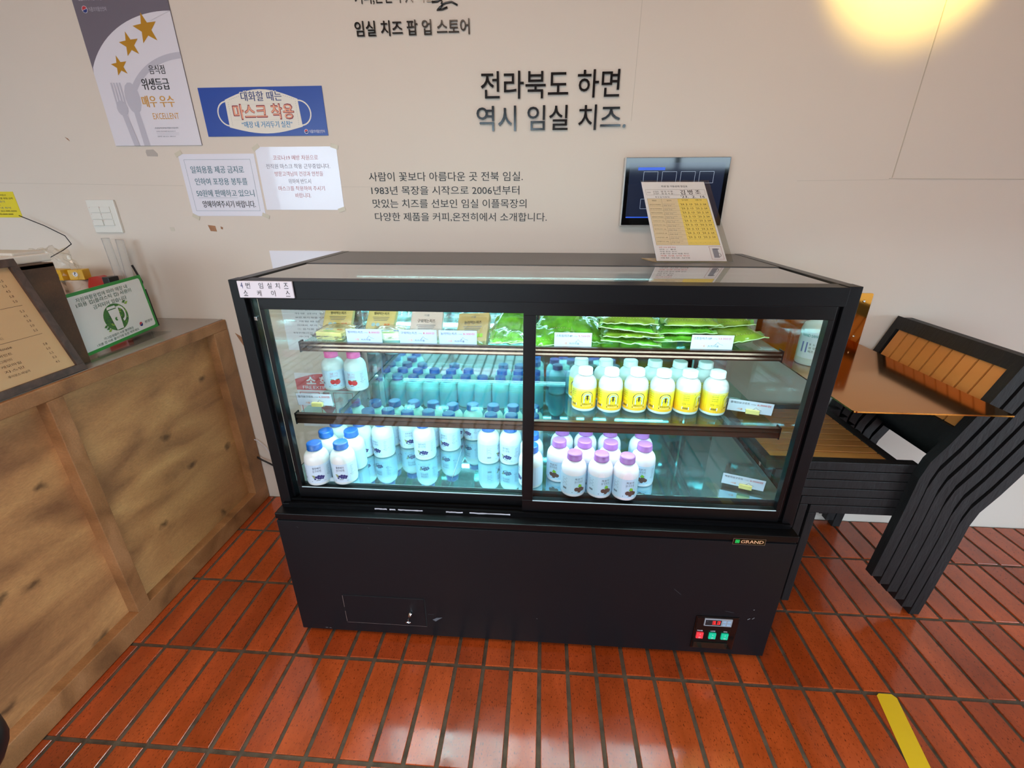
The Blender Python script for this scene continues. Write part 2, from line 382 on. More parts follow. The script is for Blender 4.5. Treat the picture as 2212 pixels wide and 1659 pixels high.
for wx0, wx1, nn, wz in ((-3.2, .65, 3, 0), (1.5, 4.45, 3, 1.66)):
    wt = struct(bpy.data.objects.new('window_1' if wx0 < 0 else 'window_2', None)); COL.objects.link(wt)
    for k in range(nn+1):
        xx = wx0+(wx1-wx0)*k/nn; bxo('mullion', BLACKS, wt, xx-.03, xx+.03, -5.1, -5.03, wz, 2.35)
    bxo('window_rail', BLACKS, wt, wx0, wx1, -5.1, -5.03, wz, wz+.08); bxo('window_rail', BLACKS, wt, wx0, wx1, -5.1, -5.03, 2.27, 2.35)
    bxo('glass_pane', GLASS, wt, wx0, wx1, -5.07, -5.064, wz+.08, 2.27)
g = struct(bxo('ground_outside', mat('grey_paving', (120, 112, 104), .9, var=.2), None, -30, 40, -45, 30, -.2, -.061))
# hairline seams of the wall lining
seam = mat('seam_filler', (196, 184, 168), .7)
seamd = mat('seam_dark_line', (192, 181, 168), .8)  # thin seams in a slightly darker tone than the wall
def seamline(a, b, w_, m, d=.0012):
    a = Vector(a); b = Vector(b); t = (b-a).normalized(); n_ = Vector((-t.z, 0, t.x))*w_/2
    bm = bmesh.new(); prism(bm, [a-n_, b-n_, b+n_, a+n_], (0, -d, 0)); return obj('wall_seam', bm, m, wall_back)
seamline((1.908, 0, 1.424), (1.918, 0, 2.3), .0022, seam, .002); seamline((1.90, 0, 1.421), (3.2, 0, 1.412), .0018, seam, .002)
seamline((1.60, 0, 1.415), (1.90, 0, 1.418), .0010, seamd, .0006)
seamline((1.020, 0, 1.60), (1.022, 0, 2.1), .0012, seamd, .0006); seamline((-1.36, 0, 1.417), (-.62, 0, 1.405), .0010, seamd, .0006)
seamline((-.01, 0, 1.40), (.60, 0, 1.397), .0008, seamd, .0005)
patch = mat('bare_plaster_brown', (160, 116, 86), .9, var=.2, vscale=40)
def scrap(pts, m, nm='wall_patch'):
    bm = bmesh.new(); prism(bm, [(x, 0, z) for x, z in pts], (0, -.0008, 0)); return obj(nm, bm, m, wall_back)
scrap([(-.562, 1.266), (-.533, 1.263), (-.531, 1.242), (-.556, 1.244)], patch); scrap([(-.512, 1.261), (-.503, 1.258), (-.505, 1.250), (-.512, 1.252)], patch)
scrap([(-.560, .835), (-.540, .822), (-.520, .80), (-.522, .765), (-.533, .775), (-.545, .80)], patch)
scrap([(-.732, 1.518), (-.728, 1.526), (-.700, 1.527), (-.688, 1.513), (-.690, 1.504), (-.730, 1.505)], mat('grey_tape', (178, 168, 160), .6))
scrap([(-.722, 1.258), (-.703, 1.258), (-.702, 1.243), (-.718, 1.243)], mat('pale_tape', (206, 196, 180), .5))
scrap([(-1.03, 1.57), (-1.02, 1.565), (-1.015, 1.556), (-1.022, 1.561)], patch)

# ================================================================== WALL SIGNS
def wsheet(name, label, cat, x0, x1, z0, z1, m, th=.0015, group=None, skew=0.0, yoff=0.0):
    t = thing(name, label, cat, (0, 0, 0), group)
    bm = bmesh.new(); prism(bm, [(x0+skew, -yoff, z0), (x1+skew, -yoff, z0), (x1, -yoff, z1), (x0, -yoff, z1)], (0, -th, 0)); obj('sheet', bm, m, t)
    s = Sheet(plane_fn((x0, -yoff-th, z0), (1, 0, 0), (0, 0, 1)))
    return t, s
# --- hygiene grade poster (framed board)
PW, PX, PZ, PH = .331, -.838, 1.539, .47
grey = mat('poster_grey', (112, 104, 116), .3); lilac = mat('poster_lilac_white', (222, 217, 226), .22); silv = mat('poster_silver', (188, 184, 196), .3)
t, s = wsheet('certificate_poster', 'tall grey and white hygiene certificate poster with three gold stars', 'poster', PX, PX+PW, PZ, PZ+PH, grey, .004)
cxp, cyp, R0 = .32, .115, .355      # big plate, clipped to the sheet
pts = []
def clip_circle(cx, cy, r, x0, x1, y0, y1, n=60):
    out = []
    for i in range(n):
        a = 2*PI*i/n; x = cx+r*math.cos(a); y = cy+r*math.sin(a)
        out.append((min(max(x, x0), x1), min(max(y, y0), y1)))
    return out
ang = [PI/2+.0+(PI/2-.0)*i/24 for i in range(25)]
arcp = [(PW, min(.395, cyp+math.sqrt(max(0, R0**2-(PW-cxp)**2))))]
for i in range(25):
    a = math.radians(88)+(math.radians(180-88))*i/24; x = cxp+R0*math.cos(a); y = cyp+R0*.78*math.sin(a)
    arcp.append((max(0, x), y))
arcp = [(PW, cyp+R0*.78)]+[(max(0.0, x), y) for x, y in arcp[1:]]
s.poly([(0, 0), (PW, 0)]+arcp+[(0, .10)], lilac, .0003)
s.arc(.345, .06, .265, .022, math.radians(93), math.radians(150), silv, .00045, ry=.22)
def star(cx, cy, r, rot): return [(cx+(r if i % 2 == 0 else r*.42)*math.cos(rot+i*PI/5), cy+(r if i % 2 == 0 else r*.42)*math.sin(rot+i*PI/5)) for i in range(10)]
s.poly(star(.103, .243, .031, PI/2+.12), GOLD, .0009); s.poly(star(.160, .303, .037, PI/2+.12), GOLD, .0009); s.poly(star(.232, .345, .045, PI/2+.12), GOLD, .0009)
s.disc(.118, .148, .028, silv, .0006, ry=.048); s.poly([(.108, .11), (.128, .11), (.136, 0), (.112, 0)], silv, .0008)
for k in range(4): s.rect(.050+k*.0105, .128, .056+k*.0105, .195, silv, .0010)
s.disc(.069, .118, .021, silv, .0012, ry=.024); s.poly([(.060, .11), (.078, .11), (.096, 0), (.074, 0)], silv, .0014)
s.text('HYGIENE GRADE', .022, .442, .128, .453, silv, h=.0009); s.text('CERTIFICATE', .022, .424, .105, .435, silv, h=.0009)
s.text('제HS-2019-제0050호', .200, .446, .252, .452, silv, h=.0009)
s.disc(.036, .401, .010, PAPER, .0009); s.disc(.036, .4015, .0085, mat('logo_red', (190, 50, 60), .4), .0011, a0=0.3, a1=PI+.3, n=10); s.disc(.036, .4005, .0085, mat('logo_blue', (30, 50, 120), .4), .0011, a0=PI+.3, a1=2*PI+.3, n=10)
s.text('식품의약품안전처', .050, .395, .112, .407, silv, h=.0009)
s.text('음식점', .205, .218, .262, .244, INK, .012, .0009); s.text('위생등급', .165, .172, .265, .206, INK, .022, .0009)
s.text('매우 우수', .150, .120, .268, .155, ORNG, .022, .0011); s.text('EXCELLENT', .175, .083, .272, .102, ORNG, 0, .0009)
s.text('(주)원남이산휴게소차별선거의온전히', .170, .052, .258, .058, INKG, .01, .0009); s.text('전라북도 익산시 왕궁면 호남고속도로 191', .172, .043, .245, .047, INKG, 0, .0009)
s.rect(.172, .039, .256, .0394, INKG, .0009); s.rect(.172, .034, .256, .0343, INKG, .0009); s.text('유효기간 : 2021.12.16 ~ 2023.12.15', .172, .027, .240, .031, INKG, .01, .0009)
s.done('print', t)
# --- mask sign
blue = mat('sign_blue', (26, 66, 158), .3); cream = mat('mask_cream', (228, 220, 208), .4); peach = mat('peach_letter', (236, 160, 128), .4); navy = mat('navy_letter', (26, 48, 112), .4); cyan = mat('cyan_letter', (24, 128, 178), .4)
MW, MH = .443, .149
t, s = wsheet('mask_sign', 'wide blue sign with a drawing of a cream face mask', 'sign', -.475, -.475+MW, 1.566, 1.566+MH, blue, .003)
s.arc(.095, .070, .042, .0045, math.radians(75), math.radians(285), cream, .0004, ry=.040)
s.arc(.352, .070, .042, .0045, math.radians(-105), math.radians(105), cream, .0004, ry=.040)
mp_ = [(.088, .028)]+[(.088+.268*i/12, .028-.020*math.sin(PI*i/12)) for i in range(1, 12)]+[(.356, .028), (.352, .112)]+[(.352-.262*i/12, .112+.030*math.sin(PI*i/12)) for i in range(1, 12)]+[(.090, .112)]
s.poly(mp_, cream, .0008)
for k in range(12):
    s.rect(.100, .034+k*.0062, .1008, .037+k*.0062, INKG, .001); s.rect(.343, .034+k*.0062, .3438, .037+k*.0062, INKG, .001)
for k in range(34): s.rect(.106+k*.0070, .111+.022*math.sin(PI*(k+.5)/34), .1095+k*.0070, .1117+.022*math.sin(PI*(k+.5)/34), INKG, .001) if not 5 < k < 28 else None
for yy in (.098, .050): s.rect(.110, yy, .330, yy+.0006, mat('mask_fold', (206, 200, 190), .5), .001)
s.text('대화할 때는', .149, .105, .299, .138, cream, .030, .0010); s.text('대화할 때는', .151, .107, .297, .136, navy, .012, .0014)
s.text('마스크 착용', .113, .052, .332, .098, mat('maroon_outline', (142, 52, 62), .4), .034, .0012); s.text('마스크 착용', .115, .054, .330, .096, peach, .012, .0016)
s.text('“매장 내 거리두기 실천”', .135, .026, .320, .046, cyan, .015, .0012)
s.disc(.366, .013, .0075, PAPER, .0008); s.disc(.366, .0132, .006, MATS['logo_red'], .001, a0=.3, a1=PI+.3, n=10); s.disc(.366, .0128, .006, MATS['logo_blue'], .001, a0=PI+.3, a1=2*PI+.3, n=10)
s.text('식품의약품안전처', .377, .008, .433, .018, PAPER, 0, .0008)
s.done('print', t)
# --- two laminated notices
tape = mat('yellowed_tape', (206, 196, 176), .35)
t, s = wsheet('paper_notice', 'laminated white notice on paid bags with dark teal text in a thin frame', 'notice', -.610, -.320, 1.299, 1.511, PAPERG)
s.frame(.018, .018, .272, .194, .0008, INKT, .0004)
for b_, x0, x1, y, m in (('일회용품 제공 금지로', .036, .240, .148, INKT), ('인하여 포장용 봉투를', .042, .244, .108, INKT), ('50원에 판매하고 있으니', .036, .262, .068, INKT), ('양해하여주시기 바랍니다.', .050, .258, .030, INK)):
    s.text(b_, x0, y, x1, y+.024, m, .012, .0006)
s.rect(.040, .064, .195, .0646, INKT, .0006); s.done('lettering', t)
t, s = wsheet('paper_notice', 'laminated white notice on masks with faded red and grey text', 'notice', -.312, -.010, 1.321, 1.532, PAPERG)
pr = mat('faded_red_ink', (206, 150, 156), .5); pg_ = mat('faded_grey_ink', (150, 146, 160), .5)
for b_, x0, x1, y, m in (('코로나19 예방 차원으로', .062, .230, .168, pr), ('전직원 마스크 착용 근무중입니다.', .030, .270, .140, pg_), ('방문고객님의 건강과 안전을', .058, .240, .115, pr), ('위하여 반드시', .105, .190, .090, pg_), ('마스크를 착용하여 주시기', .062, .238, .066, pr), ('바랍니다.', .122, .182, .042, pr)):
    s.text(b_, x0, y, x1, y+.016, m, .006, .0006)
s.done('lettering', t)
for x, z, r, tl in ((-.607, 1.512, .4, 'upper left corner of the paid bags notice'), (-.32, 1.300, -.4, 'lower right corner of the paid bags notice'), (-.308, 1.53, .5, 'upper left corner of the mask notice'), (-.016, 1.532, -.3, 'upper right corner of the mask notice'), (-.60, 1.296, -.5, 'lower left corner of the paid bags notice'), (-.02, 1.322, .3, 'lower right corner of the mask notice')):
    bm = bmesh.new(); c_, s_ = math.cos(r), math.sin(r)
    prism(bm, [(x+a*c_-b*s_, -.0016, z+a*s_+b*c_) for a, b in ((-.014, -.007), (.014, -.007), (.014, .007), (-.014, .007))], (0, -.0006, 0))
    tag(obj('tape_piece', bm, tape), 'yellowed tape at the '+tl, 'tape', 'tape pieces on the laminated notices')
# --- yellow notice far left
yel = mat('yellow_paper', (226, 206, 40), .5)
t, s = wsheet('yellow_notice', 'yellow notice with small black text cut off by the left edge', 'notice', -1.52, -1.322, 1.292, 1.386, yel)
for k, (b_, a, b) in enumerate((('경 주의!!', .10, .165), ('반려동물 출입 및 음식물 반입 금지', .045, .188), ('외부 음식', .10, .15), ('금지', .11, .125), ('매장 내 취식', .09, .165), ('카드 분실 문의 063-000-0000', .04, .185), ('고객 070-0000-0000', .08, .165))):
    s.text(b_, a, .078-k*.0115, b, .085-k*.0115, INK if k not in (2, 4) else INKG, .01, .0006)
s.done('lettering', t)
# --- paper notice behind the case, seen through the side glass
t, s = wsheet('paper_notice', 'large white paper behind the left end of the display case', 'notice', -.335, -.045, .765, 1.172, PAPER)
s.text('사업장폐기물처리 준수사항', .075, .345, .210, .357, INK, .012, .0006)
rs = random.Random(3); words_ = ['① 음식물 처리 기준', '폐기물 분리 배출 요령 안내', '수거 시간 준수', '위생 관리 점검 사항', '보관 용기 청결 유지', '② 재활용품 분류', '과태료 부과 기준']
for k in range(18):
    x0 = .035+.02*(k % 3 > 0); s.text(words_[k % 7], x0, .320-k*.0165, x0+rs.uniform(.06, .2), .327-k*.0165, INKG, .01, .0006)
s.done('lettering', t)
# --- fire extinguisher placard low on the wall
redp = mat('placard_red', (206, 70, 74), .4)
t, s = wsheet('extinguisher_placard', 'red and white fire extinguisher placard low on the wall behind the case', 'sign', -.335, -.075, .40, .66, PAPER)
s.poly([(.0, .18), (.26, .18), (.26, .23)]+[(.26-.26*i/10, .23+.028*math.sin(PI*i/10)) for i in range(1, 10)]+[(0, .23)], redp, .0004)
s.text('소 화 기', .05, .205, .21, .245, PAPER, .03, .0008); s.text('FIRE EXTINGUISHER', .03, .186, .23, .200, PAPER, .02, .0008)
s.frame(.01, .06, .10, .17, .003, redp, .0004); s.frame(.16, .06, .25, .17, .003, redp, .0004)
s.poly([(.115, .17), (.145, .17), (.145, .10), (.165, .10), (.13, .05), (.095, .10), (.115, .10)], redp, .0006)
s.done('print', t)
# --- acrylic lettering on the wall
def letter_block(lines, label):
    t = thing('wall_lettering', label, 'lettering')
    for body, x0, x1, z0, z1, bold, ext in lines:
        s = Sheet(wall_fn(0, 0)); s.text(body, x0, z0, x1, z1, ACRB if ext > .003 else INK, bold, .0002, ext, res=3); s.done('lettering_line', t, norm=True)
    return t
letter_block([('커피,온전히 ✕ 이플', .117, .372, 1.932, 1.972, .0, .004)], 'thin black lettering line cut off by the top edge')
s = Sheet(wall_fn(0, 0))
for k, (x, z) in enumerate([(0, 0)]): pass
bm = bmesh.new()
tube(bm, [(.365+.012*math.sin(i*.9)+.009*i, -.003, 1.945-.012*abs(math.cos(i*.7))-.0015*i) for i in range(9)], .0028, 6)
tube(bm, [(.395, -.003, 1.93), (.398, -.003, 1.924), (.388, -.003, 1.918), (.380, -.003, 1.913), (.398, -.003, 1.914), (.414, -.003, 1.919)], .0030, 6)
tag(obj('brush_lettering', bm, ACRB), 'black brush style word cut off by the top edge right of the thin line', 'lettering')
letter_block([('임실 치즈 팝 업 스토어', .107, .483, 1.848, 1.889, .008, .006)], 'small bold black lettering line about the pop up store')
letter_block([('전라북도 하면', .515, .972, 1.668, 1.746, .004, .008), ('역시 임실 치즈.', .498, 1.002, 1.574, 1.648, .004, .008)], 'two large raised black lettering lines high above the display case')
letter_block([('사람이 꽃보다 아름다운 곳 전북 임실.', .097, .657, 1.418, 1.448, .0, .0012), ('1983년 목장을 시작으로 2006년부터', .101, .645, 1.373, 1.402, .0, .0012),
    ('맛있는 치즈를 선보인 임실 이플목장의', .101, .671, 1.328, 1.358, .0, .0012), ('다양한 제품을 커피,온전히에서 소개합니다.', .104, .746, 1.281, 1.312, .0, .0012)], 'four line black text paragraph on the wall above the case')

# ================================================================== WALL SWITCH
t = thing('light_switch', 'white wall switch plate with six rocker keys above the counter', 'switch', (-.969, 0, 1.297))
bxo('plate', WHITEP, t, -.057, .057, -.010, 0, -.060, .060, .003)
for r in range(3):
    for c in range(2):
        k = bxo('rocker', WHITEP, t, -.048+c*.042, -.007+c*.042, -.0135-(.003 if (r, c) == (2, 0) else 0), -.008, .014-r*.024, .036-r*.024, .0015)
        d = bxo('indicator', INKR, k, -.046+c*.042, -.0445+c*.042, -.0139-(.003 if (r, c) == (2, 0) else 0), -.013, .031-r*.024, .0325-r*.024)

# ================================================================== MONITOR
t = thing('wall_monitor', 'flat black touch screen monitor mounted on the wall', 'monitor', (1.182, 0, 1.378))
bxo('casing', mat('silver_plastic', (196, 190, 184), .35), t, -.176, .176, -.034, 0, -.110, .112, .004)
bxo('bezel', mat('black_gloss', (8, 8, 10), .05, spec=.6), t, -.172, .172, -.037, -.034, -.106, .109, .001)
scr = bxo('screen', mat('screen_glass', (22, 26, 38), .06, spec=.55, emit=(38, 46, 72), es=.30), t, -.158, .158, -.0376, -.0365, -.082, .093)
s = Sheet(plane_fn((0, -.0378, 0), (1, 0, 0), (0, 0, 1))); uw = mat('screen_line', (170, 180, 196), .3, emit=(150, 165, 190), es=.5); ub = mat('screen_blue', (40, 80, 190), .3, emit=(40, 80, 190), es=.5)
s.rect(-.130, .070, -.040, .079, ub); 
for k in range(4): s.frame(-.110+k*.062, .030, -.062+k*.062, .066, .0008, uw)
s.frame(-.112, -.052, -.070, -.020, .0008, uw); s.rect(-.158, -.082, -.03, -.078, ub)
s.done('screen_graphics', scr)['kind'] = 'stuff'

# ================================================================== SHOWCASE
X0, X1 = -.039, 1.461
case = thing('refrigerated_display_case', 'black refrigerated display case with two sliding glass doors', 'display case', (.711, -.36, 0))
cx_, cyy_ = .711, -.36
def cb(name, m, x0, x1, y0, y1, z0, z1, bevel=0, parent=case):
    return bxo(name, m, parent, x0-cx_, x1-cx_, y0-cyy_, y1-cyy_, z0, z1, bevel)
# lower cabinet, with holes for nothing: front panel separate
cb('lower_cabinet', BLACK, X0+.002, X1-.002, -.716, -.02, .025, .494, .002)
cb('ledge_trim', BLACKS, X0, X1, -.7215, -.66, .478, .4975, .002)
FP = mat('black_panel_paint', (11, 15, 20), .42, spec=.32, bump=.015, bscale=300, var=.06, vscale=5)
cb('front_panel', FP, X0, X1, -.7195, -.715, .022, .470, .0008)
for x in (.02, 1.36): 
    for y in (-.66, -.12): cb('foot', BLACKS, x, x+.04, y, y+.04, 0, .03)
ad = cb('access_door', FP, .121, .386, -.7215, -.717, .064, .183, .0006)
s = Sheet(plane_fn((.1-cx_, -.7198-cyy_, 0), (1, 0, 0), (0, 0, 1))); gap = mat('gap_shadow', (6, 6, 7), .8); alu = mat('bare_edge', (150, 140, 136), .4, metal=.6)
s.rect(.2865, .062, .2895, .186, gap, .0004); s.rect(.0185, .062, .0205, .186, gap, .0004); s.rect(.019, .130, .0204, .180, alu, .0006); s.rect(.019, .066, .0204, .112, alu, .0006)
s.rect(.0185, .183, .2895, .1845, gap, .0004); s.rect(.0185, .0615, .2895, .063, alu, .0003)
s.done('door_gap', case)
bm = bmesh.new(); lathe(bm, [(.006, 0), (.006, .006), (.004, .007), (.004, .012)], 14)
for v in bm.verts: v.co = Vector((.338-cx_+v.co.x, -.7215-cyy_-v.co.z, .120+v.co.y))
k = obj('lock', bm, CHROME, ad)
bm = bmesh.new(); box(bm, .3368-cx_, .3392-cx_, -.748-cyy_, -.733-cyy_, .117, .122); obj('key_blade', bm, CHROME, ad)
bm = bmesh.new(); tube(bm, [(.338-cx_+.008*math.cos(a*PI/7), -.7490-cyy_-.003*math.sin(a*PI/7), .112+.0055*math.sin(a*PI/7)) for a in range(15)], .0016, 6); obj('key_ring', bm, CHROME, ad)
# scratches and scuff marks
s = Sheet(plane_fn((0-cx_, -.7195-cyy_, 0), (1, 0, 0), (0, 0, 1))); scm = mat('scuff_grey', (84, 86, 92), .6); scm2 = mat('scuff_light', (140, 140, 142), .6)
s.poly([(.408, .095), (.422, .104), (.442, .107), (.430, .098), (.418, .088)], scm)
for a, b, c, d, w_ in ((.395, .119, .415, .118, .0006), (1.152, .283, 1.175, .262, .0008), (1.315, .205, 1.34, .200, .0006), (1.29, .172, 1.31, .168, .0006), (1.385, .175, 1.392, .180, .0016), (1.398, .178, 1.404, .184, .0016), (1.395, .215, 1.398, .217, .0016), (.040, .030, .048, .030, .0012), (.053, .029, .060, .029, .0012), (.02, .45, .024, .446, .001), (.24, .46, .243, .456, .001), (.745, .128, .748, .126, .0016)):
    dx, dz = c-a, d-b; L_ = math.hypot(dx, dz); nx, nz_ = -dz/L_*w_/2, dx/L_*w_/2
    s.poly([(a+nx, b+nz_), (a-nx, b-nz_), (c-nx, d-nz_), (c+nx, d+nz_)], scm2 if w_ > .001 else scm)
s.done('scuff_marks', case)['kind'] = 'stuff'
# control panel
cp = cb('control_panel', mat('black_gloss_plastic', (12, 12, 13), .12, spec=.55), 1.232, 1.362, -.7225, -.716, .044, .182, .004)
bm = bmesh.new(); box(bm, 1.236-cx_, 1.342-cx_, -.7245-cyy_, -.7222-cyy_, .050, .178); obj('inner_plate', bm, mat('black_plate', (10, 10, 11), .3), cp, .001)
dsp = cb('temperature_display', mat('display_grey', (150, 152, 160), .4), 1.257, 1.339, -.7275, -.7240, .148, .178, .001, cp)
s = Sheet(plane_fn((1.257-cx_, -.7275-cyy_, .148), (1, 0, 0), (0, 0, 1))); rl = mat('red_led', (255, 30, 30), emit=(255, 30, 30), es=3)
s.rect(.003, .004, .050, .026, INK, .0003)
def seven(x, y, w_, h_, segs):
    t_ = .0016; S_ = {'a': (x, y+h_-t_, x+w_, y+h_), 'g': (x, y+h_/2-t_/2, x+w_, y+h_/2+t_/2), 'd': (x, y, x+w_, y+t_), 'b': (x+w_-t_, y+h_/2, x+w_, y+h_), 'c': (x+w_-t_, y, x+w_, y+h_/2)}
    for k_ in segs: s.rect(*S_[k_], rl, .0006)
seven(.024, .009, .008, .013, 'abgcd'); seven(.038, .009, .008, .013, 'abgcd'); s.rect(.0335, .009, .0350, .0105, rl, .0006)
s.text('℃', .006, .018, .011, .022, INKG, 0, .0006)
for r in range(2):
    for c in range(2): s.rect(.054+c*.013, .004+r*.012, .064+c*.013, .013+r*.012, mat('key_pale_blue', (150, 176, 200), .4), .0006)
s.done('display_print', cp)
for x, m, w_ in ((1.241, mat('red_rocker', (214, 52, 60), .3, emit=(214, 52, 60), es=.35), 0), (1.279, mat('green_rocker', (16, 172, 132), .3, emit=(16, 172, 132), es=.3), 0), (1.316, MATS['green_rocker'], 1)):
    k = cb('power_rocker', m, x, x+.021, -.7290, -.7240, .094, .118, .0012, cp)
s = Sheet(plane_fn((0-cx_, -.7294-cyy_, 0), (1, 0, 0), (0, 0, 1)))
for x in (1.241, 1.279, 1.316):
    s.rect(x+.010, .110, x+.011, .115, PAPER, .0003); s.arc(x+.0105, .100, .003, .0008, 0, 2*PI, PAPER, .0003, 10)
s.text('POWER', 1.243, .122, 1.259, .126, PAPER, .01, -.0045); s.text('LAMP', 1.283, .122, 1.297, .126, PAPER, .01, -.0045); s.text('FAN', 1.322, .122, 1.332, .126, PAPER, .01, -.0045)
s.done('switch_print', cp)['kind'] = 'stuff'
cb('bottom_lip', mat('black_gloss_lip', (26, 26, 22), .1, spec=.7), 1.238, 1.340, -.7275, -.7240, .052, .076, .001, cp)
# badge
bd = cb('badge', mat('badge_black', (10, 10, 10), .2), 1.286, 1.374, -.7225, -.7190, .464, .485, .0006)
s = Sheet(plane_fn((1.286-cx_, -.7226-cyy_, .464), (1, 0, 0), (0, 0, 1))); s.frame(0, 0, .088, .021, .0008, mat('badge_silver', (180, 170, 160), .3, metal=.8), .0002)
s.rect(.0065, .005, .018, .0165, mat('badge_green', (20, 200, 90), .4), .0004); s.frame(.009, .007, .0155, .0145, .0007, INK, .0006)
s.text('GRAND', .022, .0055, .083, .0160, mat('badge_gold', (222, 168, 128), .35), .02, .0004)
for gx in (.0222, .0345, .0465, .0593, .0715): s.rect(gx, .0053, gx+.0035, .0060, MATS['badge_gold'], .0004)
s.done('badge_print', bd)
# upper frame
cb('top_beam', BLACK, X0+.03, X1-.028, -.682, -.630, 1.128, 1.172, .001)
cb('side_post', BLACK, X0, X0+.031, -.680, -.640, .497, 1.174, .0015); cb('side_post', BLACK, X1-.031, X1, -.680, -.640, .497, 1.174, .0015)
cb('side_post_inner', BLACKS, X0+.031, X0+.038, -.664, -.640, .497, 1.128, .0008); cb('side_post_inner', BLACKS, X1-.042, X1-.033, -.672, -.640, .497, 1.128, .0008)
cb('sill_track', BLACKS, X0+.01, X1-.01, -.690, -.635, .4975, .510, .001); cb('sill_track', BLACKS, X0+.03, X1-.03, -.674, -.670, .508, .518); cb('sill_track', BLACKS, X0+.03, X1-.03, -.690, -.684, .508, .514)
cb('rear_top_panel', DARKGREY, X0+.006, X1-.006, -.345, -.008, 1.150, 1.172, .0015)
cb('top_rail_side', BLACKS, X0, X0+.028, -.640, -.008, 1.150, 1.173, .001); cb('top_rail_side', BLACKS, X1-.028, X1, -.640, -.008, 1.150, 1.173, .001)
cb('side_rail_low', BLACKS, X0, X0+.028, -.640, -.008, .497, .552, .001); cb('side_rail_low', BLACKS, X1-.028, X1, -.640, -.008, .497, .552, .001)
cb('rear_post', BLACKS, X0, X0+.022, -.030, -.008, .497, 1.15); cb('rear_post', BLACKS, X1-.022, X1, -.030, -.008, .497, 1.15)
cb('top_glass', TOPG, X0+.02, X1-.02, -.640, -.340, 1.1640, 1.1700)
cb('side_glass', GLASS, X0+.008, X0+.014, -.642, -.03, .545, 1.155); cb('side_glass', GLASS, X1-.014, X1-.008, -.642, -.03, .545, 1.155)
cb('rear_unit', BLACKS, .085, 1.40, -.193, -.012, .497, 1.15); cb('rear_mirror', MIRROR, .085, 1.40, -.196, -.1935, .56, 1.14)
cb('deck', DECK, X0+.010, X1-.010, -.640, -.030, .500, .5585, .001)
cb('deck_seam', CHROME, .472, .4745, -.636, -.2, .5585, .5592)
for x in (.120, 1.283): cb('shelf_standard', CHROME, x, x+.018, -.204, -.197, .5585, 1.13, .001)
cb('led_bar', LED, .02, 1.40, -.636, -.628, 1.118, 1.127, 0)
cb('led_bar', mat('led_strip_soft', (255, 255, 255), emit=(200, 240, 255), es=.8), .03, 1.39, -.352, -.346, 1.150, 1.154)
# sliding doors
def door(x0, x1, y, lft):
    d = cb('sliding_door', BLACKS, x0, x1, y-.010, y+.010, 1.096, 1.128, .001)
    cb('door_rail', BLACKS, x0, x1, y-.010, y+.010, .510, .552, .001, d)
    if lft: cb('door_stile', BLACKS, x0, x0+.012, y-.010, y+.010, .552, 1.096, .0008, d); cb('door_stile', BLACKS, x1-.028, x1, y-.010, y+.010, .552, 1.096, .0008, d)
    else: cb('door_stile', BLACKS, x0, x0+.030, y-.010, y+.010, .552, 1.096, .0008, d); cb('door_stile', BLACKS, x1-.013, x1, y-.010, y+.010, .552, 1.096, .0008, d)
    cb('door_glass', GLASS, x0+.010, x1-.010, y-.002, y+.002, .550, 1.10, 0, d)
    return d
d1 = door(.013, .720, -.650, True); d2 = door(.694, 1.417, -.671, False)
cb('led_reflection_strip', mat('painted_led_reflection', (190, 214, 222), .3), .025, .694, -.6615, -.6600, .551, .5535, 0, d1); cb('led_reflection_strip', MATS['painted_led_reflection'], .724, 1.404, -.6825, -.6810, .551, .5535, 0, d2)  # pale strips painted in for the LED's reflection along the glass bottoms
cb('door_catch', CHROME, -.003, .006, -.668, -.660, 1.068, 1.078, .001)
s = Sheet(plane_fn((0-cx_, -.6725-cyy_, 0), (1, 0, 0), (0, 0, 1))); chip = mat('chipped_white_paint', (190, 186, 196), .7)
rs = random.Random(5)
for a, b in ((.255, .292), (.300, .318), (.326, .400), (.470, .520), (.540, .660)):
    n_ = 9; top = [(a+(b-a)*i/n_, .5068+rs.uniform(0, .0012)) for i in range(n_+1)]; bot = [(a+(b-a)*i/n_, .5038-rs.uniform(0, .0016)) for i in range(n_, -1, -1)]
    s.poly(bot[::-1]+top[::-1], chip, .018)
s.done('chipped_paint', case)['kind'] = 'stuff'
# glass shelves with bronze front rails
def shelf(y, z0, z1, x0, x1, zg):
    r = bmesh.new()
    prof = [(y, z0), (y-.010, z0+.002), (y-.010, z0+.006), (y-.005, (z0+z1)/2-.002), (y-.010, (z0+z1)/2+.004), (y-.006, z1-.006), (y-.009, z1), (y+.004, z1), (y+.004, z0)]
    prism(r, [(x0-cx_, a-cyy_, b) for a, b in prof], (x1-x0, 0, 0))
    o_ = obj('shelf_rail', r, BRONZE, case)
    cb('shelf_rail_end', BLACKS, x0-.002, x0+.001, y-.011, y+.012, z0-.001, z1+.003, 0, o_); cb('shelf_rail_end', BLACKS, x1-.001, x1+.002, y-.011, y+.012, z0-.001, z1+.003, 0, o_)
    cb('shelf_glass', SHELFG, x0, x1, y+.004, -.235, zg-.005, zg, 0, o_)
    for xb in (.127, 1.290): cb('shelf_bracket', DARKGREY, xb, xb+.004, -.55, -.204, zg-.020, zg-.006, 0, o_)
    cb('shelf_led', LED, x0+.05, x1-.05, y+.006, y+.012, z0, z0+.003, 0, o_)
shelf(-.553, .950, .978, .045, 1.385, .974); shelf(-.600, .740, .772, .018, 1.402, .764)
